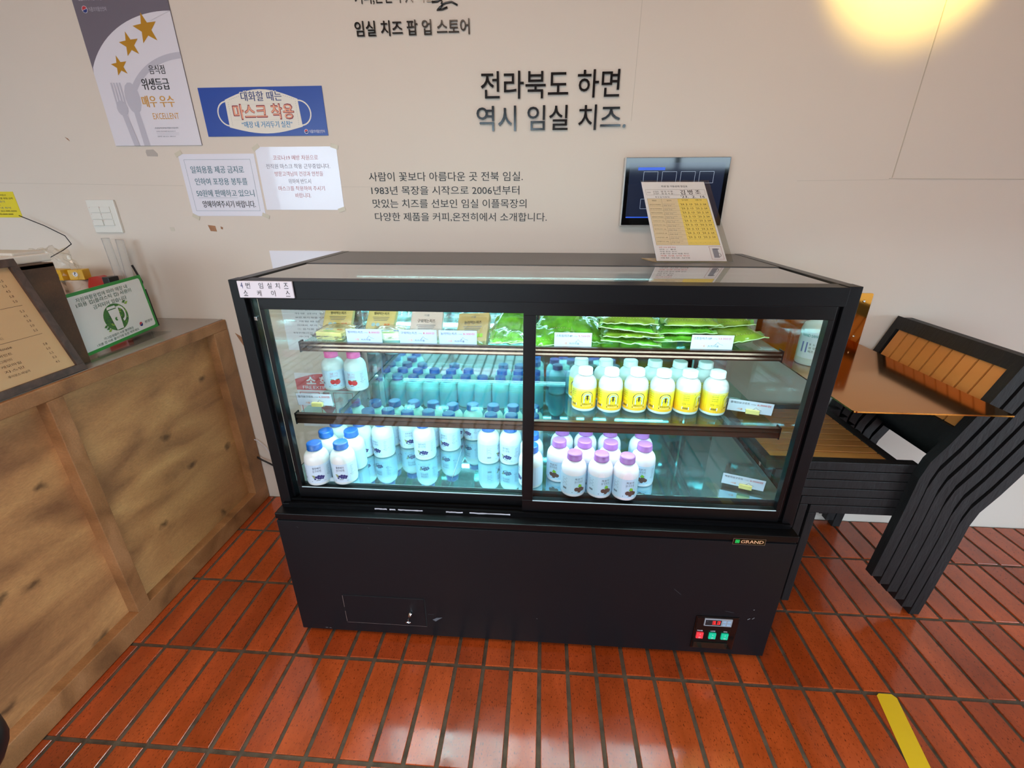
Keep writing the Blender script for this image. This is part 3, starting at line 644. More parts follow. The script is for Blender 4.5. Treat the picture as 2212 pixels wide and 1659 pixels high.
# white case label
t = thing('case_label', 'white laminated label at the top left corner of the display case', 'label', (.058, -.684, 1.152))
bxo('backing', mat('padded_white', (226, 222, 232), .3), t, -.070, .070, -.004, .001, -.0205, .0205, .0015)
s = Sheet(plane_fn((-.070, -.0042, -.0205), (1, 0, 0), (0, 0, 1)))
for b_, x in (('4', .0085), ('번', .022), ('임', .055), ('실', .077), ('치', .0975), ('즈', .119)): s.text(b_, x, .0235, x+(.006 if b_ == '4' else .011), .0375, navy if b_ == '4' else INK, -.004, .0003)
for b_, x in (('쇼', .012), ('케', .047), ('이', .083), ('스', .120)): s.text(b_, x, .0045, x+.011, .019, INK, -.004, .0003)
s.done('lettering', t)
# sign holder on top with inspection form
t = thing('sign_holder', 'clear acrylic stand with a handwritten inspection form on top of the case', 'sign holder', (1.20, -.26, 1.1725))
O = Vector((1.20, -.26, 1.1725))
BL, BR, TLc, TRc = Vector((1.097, -.264, 1.1750)), Vector((1.322, -.252, 1.1750)), Vector((1.040, -.17, 1.412)), Vector((1.240, -.1593, 1.412))
uu = (BR-BL); vv = (TLc-BL); vlen = vv.length; ulen = uu.length; nn_ = uu.cross(vv).normalized()
def hf(x, y, h):   # bilinear on the leaning sheet
    a = x/.21; b = y/.297
    return (BL*(1-a)+BR*a)*(1-b)+(TLc*(1-a)+TRc*a)*b + nn_*h - O
def slab(name, m, x0, y0, x1, y1, h0, h1, parent):
    bm = bmesh.new(); P = [hf(x, y, h0) for x, y in ((x0, y0), (x1, y0), (x1, y1), (x0, y1))]; prism(bm, P, nn_*(h1-h0)); return obj(name, bm, m, parent)
slab('acrylic_panel', ACRYL, 0, 0, .225, .300, -.006, -.003, t); slab('form_sheet', PAPER, 0, .002, .206, .292, -.002, -.0012, t); slab('acrylic_front', FILM, .0, .0, .222, .296, .0015, .002, t)
bm = bmesh.new(); prism(bm, [BL+nn_*-.006-O+Vector((0, 0, -.0022)), BR+nn_*-.006-O+Vector((0, 0, -.0022)), Vector((1.290, -.165, 1.1728))-O, Vector((1.066, -.175, 1.1728))-O], (0, 0, .0022)); obj('acrylic_base', bm, mat('amber_acrylic_edge', (190, 160, 110), .2), t)
s = Sheet(lambda x, y, h: hf(x, y, h-.0012)); beige = mat('form_beige', (226, 206, 176), .6); fyel = mat('form_yellow', (242, 214, 110), .6); fin = mat('form_line', (120, 110, 100), .6)
s.text('위생 및 가동상태 점검표', .062, .272, .148, .279, INK, .01, .0004); s.frame(.008, .244, .200, .264, .0006, fin, .0003)
s.text('운영자', .012, .251, .024, .255, INK, 0, .0004); s.text('☑ 담당자', .032, .253, .050, .259, INK, 0, .0004); s.text('☑ 점검자', .032, .246, .050, .252, INK, 0, .0004)
s.text('담 당 사 원 :', .058, .254, .100, .260, INK, 0, .0004); s.text('점 검 사 원 :', .058, .246, .100, .252, INK, 0, .0004)
s.text('김 병 조', .120, .245, .185, .262, INK, .02, .0004, rot=.02); s.text('점 검 일 자(월/일)', .035, .233, .082, .239, INK, 0, .0004); s.text("'23.  2.  16", .118, .233, .195, .242, INK, .01, .0004)
s.rect(.008, .060, .105, .231, beige, .0002); s.rect(.105, .060, .200, .231, fyel, .0002); s.frame(.008, .060, .200, .231, .0006, fin, .0004)
s.text('제품명', .022, .221, .036, .226, INK, 0, .0004); s.text('원산지', .070, .221, .084, .226, INK, 0, .0004); s.text('입고일자', .118, .223, .138, .228, INK, 0, .0004); s.text('유통기한', .162, .223, .182, .228, INK, 0, .0004)
items_ = ['플레인요구르트500ml', '딸기요구르트500ml', '복분자요구르트500ml', '블루베리요구르트500ml', '구워먹는치즈 150g', '눌러먹는치즈 150g', '찢어먹는치즈 100g', '스트링치즈 4P', '스트링치즈 10P', '모짜렐라치즈 200g']
dates = ["'23. 2. 13", "'23. 2. 24"]
for k, it in enumerate(items_):
    y = .207-k*.0150; s.rect(.008, y-.0045, .200, y-.0041, fin, .0004); s.text(it, .012, y-.0005, .048, y+.0035, INK, 0, .0004)
    s.text('원유(국산) 유산균', .056, y+.0015, .092, y+.0045, INKG, 0, .0004); s.text('목장 직영', .056, y-.0035, .080, y-.0005, INKG, 0, .0004)
    if k < 9: s.text(dates[0], .110, y, .148, y+.006, INK, .01, .0004); s.text(dates[1], .156, y, .192, y+.006, INK, .01, .0004)
    for q in range(6): s.rect(.114+q*.0145, y-.0028, .1150+q*.0145, y-.0018, INK, .0004)
s.rect(.053, .060, .0535, .231, fin, .0004)
for k, b_ in enumerate(('냉장 시설 상태 점검', '양호 ✓  불량', '적정 온도 유지', '유통기한 경과 제품 확인', '제품 진열 상태 확인', '매장 위생 상태')):
    s.text(b_, .014, .050-k*.0078, .014+(.05 if k < 3 else .085), .0545-k*.0078, INKR if k in (0, 4) else INK, 0, .0004)
s.frame(.164, .008, .200, .056, .0008, mat('dark_red_frame', (150, 50, 50), .5), .0004); s.rect(.172, .014, .188, .048, mat('sketch_grey', (140, 142, 160), .5), .0006); s.arc(.186, .024, .008, .0012, -1.5, 1.5, INK, .0008); s.rect(.175, .044, .192, .047, INKG, .0008)
s.done('form_print', t)

# ================================================================== BOTTLES
BR_, BH = .0362, .131
def bottle_body():
    bm = bmesh.new(); r = BR_
    lathe(bm, [(r*.86, 0), (r*.97, .002), (r, .006), (r, .076), (r*.985, .084), (r*.93, .092), (r*.82, .0995), (r*.66, .105), (r*.52, .1085), (r*.47, .111), (r*.47, .118)], 28); return bm
def cap_bm():
    bm = bmesh.new(); r = BR_*.60
    lathe(bm, [(r*1.03, .1115), (r*1.03, .114), (r, .1145), (r, .128), (r*.95, .1305), (r*.80, .1310)], 40, ridge=.035); return bm
def label_sheet(z0, z1, base, arc=2*PI):
    r = BR_+.0003; s = Sheet(lambda x, y, h: Vector(((r+h)*math.sin(x/r), -(r+h)*math.cos(x/r), y)))
    n_ = 32
    for i in range(n_):
        a, b = -arc/2+arc*i/n_, -arc/2+arc*(i+1)/n_; s.poly([(a*r, z0), (b*r, z0), (b*r, z1), (a*r, z1)], base, 0)
    return s
def yog_print(s, top, sub, ink, kind):
    s.text(top, -.0115, .058, .0115, .0655, ink, .0, .0006); s.text(sub, -.0125, .0485, .0125, .056, ink, .0, .0006); s.rect(-.0115, .0465, .0115, .0470, ink, .0006)
    rs = random.Random(4)
    K_ = 1.4; fn0 = s.fn; s.fn = lambda x, y, h: fn0(x*K_, .029+(y-.028)*K_, h)
    if kind == 'blueberry':
        br = mat('blueberry_print', (52, 50, 110), .4); lf = mat('olive_leaf_print', (130, 140, 70), .4)
        for x, y, r in ((-.003, .030, .0028), (.002, .032, .003), (.007, .031, .0028), (.011, .029, .0026), (.001, .027, .0026), (.005, .0265, .0028), (.0095, .0255, .0022), (-.006, .0255, .0022)): s.disc(x, y, r, br, .0006+r*.02, n=9)
        s.poly([(-.013, .034), (-.008, .0345), (-.004, .031), (-.009, .031)], lf, .0006); s.poly([(-.011, .030), (-.006, .0305), (-.003, .028), (-.008, .0275)], lf, .0006); s.rect(-.004, .0215, .004, .0226, INK, .0006)
    elif kind == 'strawberry':
        rd = mat('strawberry_print', (214, 34, 38), .4); gr = mat('leaf_print', (60, 110, 50), .4)
        s.disc(-.004, .031, .006, rd, .0006, ry=.0062); s.disc(.006, .030, .007, rd, .0008, ry=.0065); s.poly([(-.010, .037), (-.006, .038), (-.002, .0365), (-.006, .0355)], gr, .001); s.poly([(.002, .037), (.010, .0375), (.013, .036), (.006, .0350)], gr, .001); s.rect(-.004, .0215, .004, .0226, INK, .0006)
    elif kind == 'berry':
        br = mat('dark_berry_print', (92, 66, 62), .4); gr = mat('bright_leaf_print', (120, 180, 50), .4)
        for x, y, r in ((-.004, .027, .005), (.004, .0285, .005), (.009, .0255, .0045), (.002, .0235, .0045)): s.disc(x, y, r, br, .0006+r*.01, n=10)
        s.poly([(-.002, .033), (.001, .040), (.007, .036), (.005, .032)], gr, .001); s.rect(-.003, .0185, .004, .0194, INK, .0006)
    s.fn = fn0
    # side panel texts and the black swash
    for k in range(8): s.rect(.030, .062-k*.0045, .040-(k % 3)*.002, .0628-k*.0045, INKG, .0006)
    s.poly([(.028, .0335), (.046, .0375), (.046, .0385), (.028, .0347)], INK, .0006)
    for k in range(5): s.rect(-.050, .060-k*.005, -.034-(k % 2)*.003, .0608-k*.005, INKG, .0006)
    for k in range(9): s.rect(-.048+k*.0014, .024, -.0473+k*.0014, .030, INK, .0006)
    s.disc(-.018, .017, .0014, INKG, .0006, n=6); s.text('500ml', .016, .015, .022, .0172, INKG, 0, .0006)
def make_bottle(kind, label, group):
    t = thing({'blueberry': 'blueberry_yogurt_bottle', 'strawberry': 'strawberry_yogurt_bottle', 'berry': 'raspberry_yogurt_bottle', 'plain': 'plain_yogurt_bottle'}[kind], label, 'bottle', (0, 0, 0), group)
    obj('body', bottle_body(), BOTW if kind != 'berry' else mat('pinkish_milk_plastic', (232, 222, 232), .24, sub=.15), t)
    c = obj('cap', cap_bm(), {'blueberry': CAPB, 'strawberry': CAPK, 'berry': CAPP, 'plain': CAPW}[kind], t, norm=True)
    if kind == 'plain':
        yl = yellow_label_mat(); s = label_sheet(.010, .074, yl)
        dk = mat('label_black', (40, 34, 40), .4); pb = mat('label_pale', (196, 212, 216), .4)
        s.rect(-.0175, .030, .0175, .050, dk, .0005); s.disc(0, .050, .0175, dk, .0005, a0=0, a1=PI, n=20, ry=.0165)
        s.rect(-.0112, .030, .0112, .049, pb, .0008); s.disc(0, .049, .0112, pb, .0008, a0=0, a1=PI, n=16)
        for k in range(15):   # curved lettering on the arch
            a = PI*(k+1)/16; s.disc(.0145*math.cos(a), .0495+.0140*math.sin(a), .0009, PAPER, .0008, n=5)
        s.disc(0, .047, .0028, dk, .0010, n=8); s.poly([(-.003, .050), (.003, .050), (.0035, .0545), (-.0035, .0545)], dk, .0010); s.arc(-.003, .040, .005, .0009, .2, 3.6, dk, .0010, 8); s.arc(.004, .040, .0045, .0009, -.4, 2.9, dk, .0010, 8); s.rect(-.0012, .039, .0012, .045, dk, .001)
        s.rect(-.0175, .0235, .0175, .0300, mat('label_tan', (214, 184, 120), .4), .0008); s.text('플레인요구르트', -.014, .0243, .014, .0292, dk, .02, .0011)
        s.poly([(-.0175, .0190), (.0175, .0190), (.0180, .0228), (-.0180, .0228)], dk, .0008); s.text('REAL PLAIN YOGURT', -.014, .0200, .014, .0215, PAPER, .0, .0011)
        s.text('이플', -.022, .0655, -.017, .0685, INKG, 0, .0006)
        for k in range(4): s.text(['2023.02.27', '플레인 요구르트', '보관방법 냉장', '유통기한 표시'][k], -.052, .066-k*.0065, -.034, .069-k*.0065, INK if k else INKG, 0, .0006)
        s.rect(-.052, .018, -.032, .027, PAPER, .0005)
        for k in range(12): s.rect(-.0505+k*.0014, .0195, -.0498+k*.0014, .0255, INK, .0007)
        s.frame(-.052, .034, -.043, .038, .0005, INK, .0006); s.rect(-.040, .0355, -.030, .0361, INKG, .0006)
        s.done('label', t)
    else:
        s = label_sheet(.010, .072, LABP if kind == 'berry' else LABW)
        a, b, i_ = {'blueberry': ('블루베리', '요구르트', INKG), 'strawberry': ('딸기', '요구르트', mat('pinkgrey_ink', (196, 150, 178), .5)), 'berry': ('복분자', '요구르트', INKG)}[kind]
        yog_print(s, a, b, i_, kind); s.done('label', t)
    return t
def yellow_label_mat():
    if 'yellow_label' in MATS: return MATS['yellow_label']
    m = bpy.data.materials.new('yellow_label'); m.use_nodes = True; MATS['yellow_label'] = m
    n = m.node_tree.nodes; l = m.node_tree.links; b = n['Principled BSDF']; b.inputs['Roughness'].default_value = .35
    tc = n.new('ShaderNodeTexCoord'); sx = n.new('ShaderNodeSeparateXYZ'); l.new(tc.outputs['Object'], sx.inputs[0])
    mr = n.new('ShaderNodeMapRange'); mr.inputs['From Min'].default_value = .010; mr.inputs['From Max'].default_value = .074; l.new(sx.outputs['Z'], mr.inputs[0])
    cr = n.new('ShaderNodeValToRGB'); e = cr.color_ramp.elements; e[0].color = lin((246, 178, 24)); e[1].color = lin((240, 232, 150)); k = e.new(.55); k.color = lin((248, 216, 32)); k = e.new(.86); k.color = lin((240, 224, 70))
    l.new(mr.outputs[0], cr.inputs[0]); l.new(cr.outputs[0], b.inputs['Base Color'])
    return m
DZ = .5590; MZ = .7645
rs = random.Random(11)
bb = make_bottle('blueberry', 'x', 'blueberry yogurt bottles on the case floor')
cols = {0: (.070, [-.630, -.553, -.478, -.402, -.327]), 1: (.147, [-.620, -.545, -.472, -.399, -.327]), 2: (.217, [-.465, -.392, -.320]), 3: (.286, [-.400, -.320]), 4: (.358, [-.468, -.395, -.322]),
        5: (.430, [-.408, -.335]), 6: (.502, [-.330]), 7: (.575, [-.478, -.405, -.332]), 8: (.645, [-.478, -.405, -.332]), 9: (.716, [-.600, -.525, -.405, -.332])}
cn = ['leftmost', 'second', 'third', 'fourth', 'fifth', 'sixth', 'seventh', 'eighth', 'ninth', 'tenth']
rotd = {(0, 0): .35, (1, 0): .1, (2, 0): -.45, (4, 0): .0, (3, 0): .25, (5, 0): -.4, (6, 0): -.6, (7, 0): 1.3, (8, 0): -.35, (9, 0): -1.3}
first = True
for c, (x, ys) in cols.items():
    for k, y in enumerate(ys):
        nth = ['front', 'second', 'third', 'fourth', 'rear'][k] if len(ys) > 1 else 'only'
        lab = 'blue capped blueberry yogurt bottle, %s of the %s column from the left' % (nth, cn[c])
        rz = rotd.get((c, k), rs.uniform(-.9, .9)); p = (x+rs.uniform(-.001, .001), y, DZ)
        if first: bb.location = p; bb.rotation_euler.z = rz; bb['label'] = lab; first = False
        else: dup(bb, p, rz, lab)
pk = make_bottle('strawberry', 'left of the two pink capped strawberry yogurt bottles on the middle shelf', 'strawberry yogurt bottles on the middle shelf'); pk.location = (.042, -.385, MZ); pk.rotation_euler.z = .42
dup(pk, (.119, -.387, MZ), -.05, 'right of the two pink capped strawberry yogurt bottles on the middle shelf')
pu = None
for row, pts in enumerate(([(.842, -.632), (.918, -.634), (.990, -.640)], [(.800, -.563), (.876, -.561), (.953, -.565), (1.052, -.570)], [(.812, -.487), (.886, -.485), (.962, -.487), (1.060, -.492)])):
    for k, (x, y) in enumerate(pts):
        lab = 'purple capped raspberry yogurt bottle, %s in the %s row' % (['leftmost', 'second from left', 'third from left', 'rightmost'][k] if len(pts) == 4 else ['leftmost', 'middle', 'rightmost'][k], ['front', 'second', 'third'][row])
        rz = .25+rs.uniform(-.05, .12) if row == 0 else rs.uniform(-.8, .5)
        if row == 1 and k == 3: rz = -.25
        if pu is None: pu = make_bottle('berry', lab, 'raspberry yogurt bottles on the case floor'); pu.location = (x, y, DZ); pu.rotation_euler.z = rz
        else: dup(pu, (x, y, DZ), rz, lab)
ye = None
for row, (y0, xs) in enumerate(((-.490, (.872, .949, 1.025, 1.101, 1.177, 1.256)), (-.410, (.866, .942, 1.018, 1.094, 1.169, 1.247)))):
    for k, x in enumerate(xs):
        lab = 'plain yogurt bottle with yellow label, %s in the %s row of six' % (['leftmost', 'second', 'third', 'fourth', 'fifth', 'rightmost'][k], ['front', 'rear'][row])
        rz = [.18, .12, .12, .12, .85, .9][k]+.0 if row == 0 else rs.uniform(-1, 1.0)
        p = (x, y0+rs.uniform(-.004, .004), MZ)
        if ye is None: ye = make_bottle('plain', lab, 'plain yogurt bottles on the middle shelf'); ye.location = p; ye.rotation_euler.z = rz
        else: dup(ye, p, rz, lab)

# ================================================================== PRICE CARDS
orange = mat('orange_ink', (226, 130, 60), .5); LAV = mat('lavender_card', (176, 180, 214), .45); CARDW = mat('white_card', (206, 210, 228), .4)
def price_card(name, txt, price, x, y, z, w_, rz=0, lean=.0, cm=LAV, hgt=.040, clip_=True, label=''):
    t = thing('price_card', label, 'price card', (x, y, z), 'price cards in clear holders', rz)
    ca, sa = math.cos(lean), math.sin(lean)
    fn = plane_fn((-w_/2, 0, 0), (1, 0, 0), (0, sa, ca))
    def sl(nm, m, x0, y0, x1, y1, h0, h1):
        bm = bmesh.new(); P = [fn(a, b, h0) for a, b in ((x0, y0), (x1, y0), (x1, y1), (x0, y1))]; prism(bm, P, fn(0, 0, h1)-fn(0, 0, h0)); return obj(nm, bm, m, t)
    sl('card', cm, 0, .0, w_, hgt, -.0006, 0); sl('holder', ACRYL, -.003, -.001, w_+.004, hgt+.004, -.0022, -.001)
    if clip_: bm = bmesh.new(); box(bm, -w_*.08, w_*.22, -.010, .004, 0, .012); obj('clip', bm, mat('gold_clip', (206, 190, 120), .4), t)
    s = Sheet(fn); k = w_/.104
    s.text(txt, .005*k, .027, .050*k, .0345, INK, .004, .0003); s.text('(100g)', .053*k, .028, .064*k, .0312, INKG, 0, .0003); s.text(price, .067*k, .0268, .098*k, .0345, INKR, .008, .0003)
    s.text('-이플', .022*k, .006, .036*k, .0125, orange, .01, .0003); s.text('치즈마을', .042*k, .006, .070*k, .0115, INK, 0, .0003)
    for a, b in (((.060, .013), (.066, .0205)), ((.066, .0205), (.071, .015)), ((.071, .015), (.080, .012)), ((.058, .012), (.064, .0145))):
        dx, dy = (b[0]-a[0])*k, b[1]-a[1]; L_ = math.hypot(dx, dy); n0, n1 = -dy/L_*.0003, dx/L_*.0003
        s.poly([(a[0]*k+n0, a[1]+n1), (a[0]*k-n0, a[1]-n1), (b[0]*k-n0, b[1]-n1), (b[0]*k+n0, b[1]+n1)], INK, .0003)
    s.done('card_print', t)
    return t
ZT = .9745
price_card('c', '찢어먹는치즈', '8,000원', .229, -.540, ZT, .104, clip_=False, label='price card leaning before the torn cheese pouches, leftmost on the top shelf')
price_card('c', '구워먹는치즈', '8,000원', .386, -.538, ZT, .108, clip_=False, label='price card before the pink grilling cheese pack on the top shelf')
price_card('c', '눌러먹는치즈', '8,000원', .501, -.538, ZT, .108, clip_=False, label='price card before the tan cheese block on the top shelf')
price_card('c', '스트링치즈4P', '5,500원', .826, -.538, ZT, .104, cm=CARDW, clip_=False, label='price card just right of the door mullion on the top shelf')
price_card('c', '스트링치즈10P', '13,000원', 1.205, -.538, ZT, .112, cm=CARDW, clip_=False, label='price card before the stacked green pouches, rightmost on the top shelf')
price_card('c', '딸기요구르트', '6,000원', .050, -.545, MZ+.006, .110, 0, -.1, CARDW, label='price card at the left end of the middle shelf')
price_card('c', '플레인요구르트', '6,000원', 1.352, -.520, MZ+.012, .118, -.30, -.2, CARDW, label='tilted price card at the right end of the middle shelf')
price_card('c', '복분자요구르트', '6,000원', 1.340, -.600, DZ+.012, .112, -.34, -.2, CARDW, label='tilted price card on the case floor at right')
price_card('c', '블루베리요구르트', '6,000원', .110, -.637, DZ-.028+.001, .104, -.05, .3, CARDW, clip_=False, label='price card lying at the foot of the front left blueberry bottles') if False else None
t = thing('price_card', 'white price card lying before the two front left blueberry bottles', 'price card', (.118, -.632, DZ+.001), 'price cards in clear holders')
bxo('card', CARDW, t, -.045, .045, -.0075, .0005, 0, .010); s = Sheet(plane_fn((-.045, -.0077, 0), (1, 0, 0), (0, 0, 1))); s.text('6,000원', .052, .001, .082, .009, MATS['sign_blue'], .01, .0002); s.done('card_print', t)

# ================================================================== CHEESE PACKS AND POUCHES
def pillow(bm, w_, l_, h_, seed, flange=.10, wr=.004, nx=18, ny=14, base=0):
    """pillow pouch lying in xy, height h, seam flange at both x ends"""
    g_ = []
    for side in (1, -1):
        grid = []
        for i in range(nx+1):
            row = []
            for j in range(ny+1):
                u = -1+2*i/nx; v = -1+2*j/ny
                k = max(0, 1-abs(u/(1-flange))**3.5)*max(0, 1-abs(v)**2.6)
                k = k**.55 if k > 0 else 0
                nz_ = noise.noise(Vector((u*3+seed*7.1, v*3, side*.3+seed)))*.9+noise.noise(Vector((u*7+seed, v*8, seed*2.)))*.5
                z = side*(h_/2*k)*(1 if side > 0 else .8)+wr*nz_*(.5+k)
                x = u*w_/2+.004*noise.noise(Vector((v*4, seed, 0))); y = v*l_/2+.005*noise.noise(Vector((u*3, seed*3, 1)))
                if abs(u) > 1-flange: z += .006*math.sin(v*7+seed)
                row.append(bm.verts.new((x, y, z+h_/2*.8+base)))
            grid.append(row)
        for i in range(nx):
            for j in range(ny):
                f = bm.faces.new((grid[i][j], grid[i+1][j], grid[i+1][j+1], grid[i][j+1])); f.smooth = True
                if abs(-1+2*(i+.5)/nx) > 1-flange: f.material_index = 1
        g_.append(grid)
    a, b = g_
    for i in range(nx):
        for j in (0, ny): bm.faces.new((a[i][j], a[i+1][j], b[i+1][j], b[i][j]))
    for j in range(ny):
        for i in (0, nx): bm.faces.new((a[i][j], a[i][j+1], b[i][j+1], b[i][j]))
GRN = mat('green_pouch_film', (92, 156, 42), .2, spec=.6, var=.5, vscale=26, bump=.5, bscale=60, coat=.4)
GRNY = mat('yellow_green_pouch_film', (122, 150, 44), .2, spec=.6, var=.4, vscale=22, bump=.5, bscale=60, coat=.4)
SEAL = mat('pale_green_seal', (120, 168, 80), .3)
DOT = mat('seal_dot', (176, 130, 120), .5)
def green_pouch(loc, w_, l_, h_, seed, rot, m=GRN, label=''):
    bm = bmesh.new(); pillow(bm, w_, l_, h_, seed, .10, .005)
    o = obj('string_cheese_pouch', bm, [m, SEAL])
    o.location = loc; o.rotation_euler = rot
    tag(o, label, 'pouch', 'green string cheese pouches on the top shelf')
    s = Sheet(lambda x, y, h: Vector((x, y, h)))
    # white edge line and dotted seal along the front long side
    n_ = int(w_/.0085)
    for k in range(n_):
        u = -1+2*(k+.5)/n_; x = u*w_/2*.88; kk = max(0, 1-abs(u*.9)**3.5)
        y0 = -l_/2*.80; z = h_*.4+h_/2*(kk*max(0, 1-.80**2.6))**.55+.0035
        s.poly([(x-.0012, y0-.0012), (x+.0012, y0-.0012), (x+.0012, y0+.0012), (x-.0012, y0+.0012)], DOT, z)
    d = s.done('seal_dots', o)
    bm = bmesh.new(); pts = [(-w_/2+w_*i/16, -l_/2+.005*noise.noise(Vector(((-1+2*i/16)*3, seed*3, 1))), h_*.4+.004*noise.noise(Vector((i*.7, seed, 3)))) for i in range(17)]
    tube(bm, pts, .0016, 5); obj('seam_edge', bm, mat('pale_seam', (186, 206, 150), .3), o)
    return o
L_ = lambda a: 'green string cheese pouch, ' + a
Z0 = ZT
R = math.radians
# cluster left and right of the mullion
green_pouch((.640, -.490, Z0+.002), .105, .115, .030, 1.3, (R(4), 0, R(6)), GRN, L_('front left, just left of the door mullion'))
green_pouch((.655, -.420, Z0+.030), .115, .13, .026, 2.1, (R(28), R(6), R(-18)), GRN, L_('propped up behind, left of the door mullion'))
green_pouch((.760, -.475, Z0+.002), .11, .12, .030, 3.7, (R(12), 0, R(12)), GRN, L_('just right of the door mullion, behind the price card'))
green_pouch((.790, -.410, Z0+.034), .13, .12, .030, 4.4, (R(30), R(-8), R(-24)), GRN, L_('propped on top, right of the door mullion'))
green_pouch((.870, -.445, Z0+.018), .12, .13, .028, 5.9, (R(22), R(10), R(20)), GRN, L_('wrinkled, left of the tall green stack'))
# stack of four
for k in range(4):
    green_pouch((.985+.008*math.sin(k*2), -.455-.004*k, Z0+.003+k*.020), .175-.006*k, .135, .026, 6.3+k*1.7, (R(5), R(3*(-1)**k+3), R(4-3*k)), [GRN, GRNY][k % 2], L_(['bottom', 'second', 'third', 'top'][k]+' of the tall stack'))
for k in range(3):
    green_pouch((1.135+.010*k, -.440, Z0+.008+k*.023), .165, .13, .026, 12.3+k*1.3, (R(6), R(-3+2*k), R(-5+5*k)), [GRN, GRN, GRNY][k], L_(['bottom', 'middle', 'top'][k]+' of the stack behind the right price card'))
green_pouch((1.270, -.455, Z0+.004), .185, .125, .040, 17.1, (R(4), R(-6), R(14)), GRNY, L_('large and loose at the right end'))
green_pouch((1.265, -.405, Z0+.044), .16, .12, .024, 18.4, (R(8), R(-5), R(4)), GRNY, L_('lying on the large one at the right end'))

def cheese_pack(name, label, loc, rot, w_, l_, h_, cm, title, tcol, extra=None, film=True, band=None):
    t = thing(name, label, 'cheese pack', loc, 'cheese packs at the left of the top shelf'); t.rotation_euler = rot
    bm = bmesh.new(); box(bm, -w_/2, w_/2, -l_/2, l_/2, .001, h_); obj('cheese', bm, cm, t, .003)
    if film:
        bm = bmesh.new(); pillow(bm, w_+.036, l_+.022, h_+.010, rs.uniform(0, 9), .12, .003); 
        o_ = obj('film', bm, [FILM, FILM], t)
    s = Sheet(plane_fn((-w_/2, -l_/2, h_+.0006), (1, 0, 0), (0, 1, 0)))
    if band: s.rect(w_*.12, l_*.05, w_*.88, l_*.95, band, .0002)
    s.text('이플', w_*.42, l_*.84, w_*.58, l_*.90, INKG, 0, .0006); s.text(title, w_*.22, l_*.66, w_*.78, l_*.76, tcol, .01, .0006)
    for k in range(3): s.rect(w_*(.2+.03*k), l_*(.58-.05*k), w_*(.8-.03*k), l_*(.595-.05*k), INKG, .0006)
    s.disc(w_*.27, l_*.34, w_*.07, mat('pale_blue_badge', (170, 206, 216), .4), .0006); s.disc(w_*.43, l_*.34, w_*.07, MATS['pale_blue_badge'], .0006)
    c_ = extra or orange; s.rect(w_*.66, l_*.28, w_*.75, l_*.38, c_, .0006); s.rect(w_*.77, l_*.28, w_*.86, l_*.38, c_, .0006)
    s.disc(w_*.5, l_*.13, w_*.26, mat('grass_print', (120, 190, 60), .4), .0006, ry=l_*.045)
    s.done('print', t)
    return t
HOT = mat('pale_pink_wrap', (214, 190, 184), .35)
cheese_pack('cheese_pouch', 'clear pouch of cream cheese strips lying flat at the far left', (.118, -.478, ZT), (R(2), 0, R(-6)), .082, .085, .024, CHEESE, '찢어먹는치즈', INK, band=mat('cream_band', (232, 212, 150), .4))
cheese_pack('cheese_pouch', 'clear pouch of white cheese lying flat behind the leftmost price card', (.285, -.475, ZT), (R(2), 0, R(5)), .082, .085, .022, mat('white_cheese', (236, 232, 200), .45), '모짜렐라', INK, mat('blue_badge', (50, 120, 210), .4))
cheese_pack('cheese_pack', 'cream cheese pack propped upright behind the flat pouch at far left', (.095, -.395, ZT+.02), (R(48), 0, R(2)), .090, .105, .020, CHEESE, '찢어먹는치즈', INK, orange)
cheese_pack('cheese_pack', 'cream cheese pack propped upright, second from the left', (.235, -.395, ZT+.02), (R(48), 0, R(-3)), .090, .105, .020, CHEESE, '찢어먹는치즈', INK, orange)
cheese_pack('cheese_pack', 'pale pink grilling cheese pack standing upright with a cow picture', (.385, -.430, ZT+.006), (R(50), 0, 0), .098, .118, .020, HOT, '구워먹는치즈', INK, mat('pink_badge', (236, 110, 130), .4))
cheese_pack('cheese_pack', 'tan cheese block standing tilted behind the third price card', (.535, -.450, ZT+.004), (R(44), R(-4), R(-6)), .095, .118, .028, CHEESET, '눌러먹는치즈', INK, mat('lime_badge', (140, 190, 30), .4))

# ================================================================== COUNTER (left)
XC = -.585; CT = .893
ct = thing('wooden_counter', 'wooden counter side with a pine frame and two recessed plywood panels', 'counter', (-.75, -.7, 0))
def kb(name, m, x0, x1, y0, y1, z0, z1, bevel=.0015, parent=ct): return bxo(name, m, parent, x0+.75, x1+.75, y0+.7, y1+.7, z0, z1, bevel)
kb('top_rail', WOODF, XC-.055, XC, -1.60, -.004, CT-.040, CT, .003)
kb('bottom_rail', WOODF, XC-.055, XC, -1.60, -.004, .002, .078, .003)
kb('stile', WOODF, XC-.055, XC, -.088, -.004, .078, CT-.040, .002)
kb('stile', WOODF, XC-.055, XC, -.745, -.700, .078, CT-.040, .002); kb('stile', WOODF, XC-.055, XC, -1.60, -1.53, .078, CT-.040, .002)
kb('plywood_panel', WOODP, XC-.050, XC-.036, -.700, -.088, .078, CT-.040, 0); kb('plywood_panel', WOODP, XC-.050, XC-.036, -1.53, -.745, .078, CT-.040, 0)
kb('carcass', WOODD, -1.25, XC-.056, -1.60, -.004, .002, CT-.03, 0)
kb('worktop', mat('grey_laminate', (150, 142, 134), .16, spec=.6), -1.45, XC-.012, -1.60, -.004, CT-.012, CT+.0015, 0)
WT = CT+.002
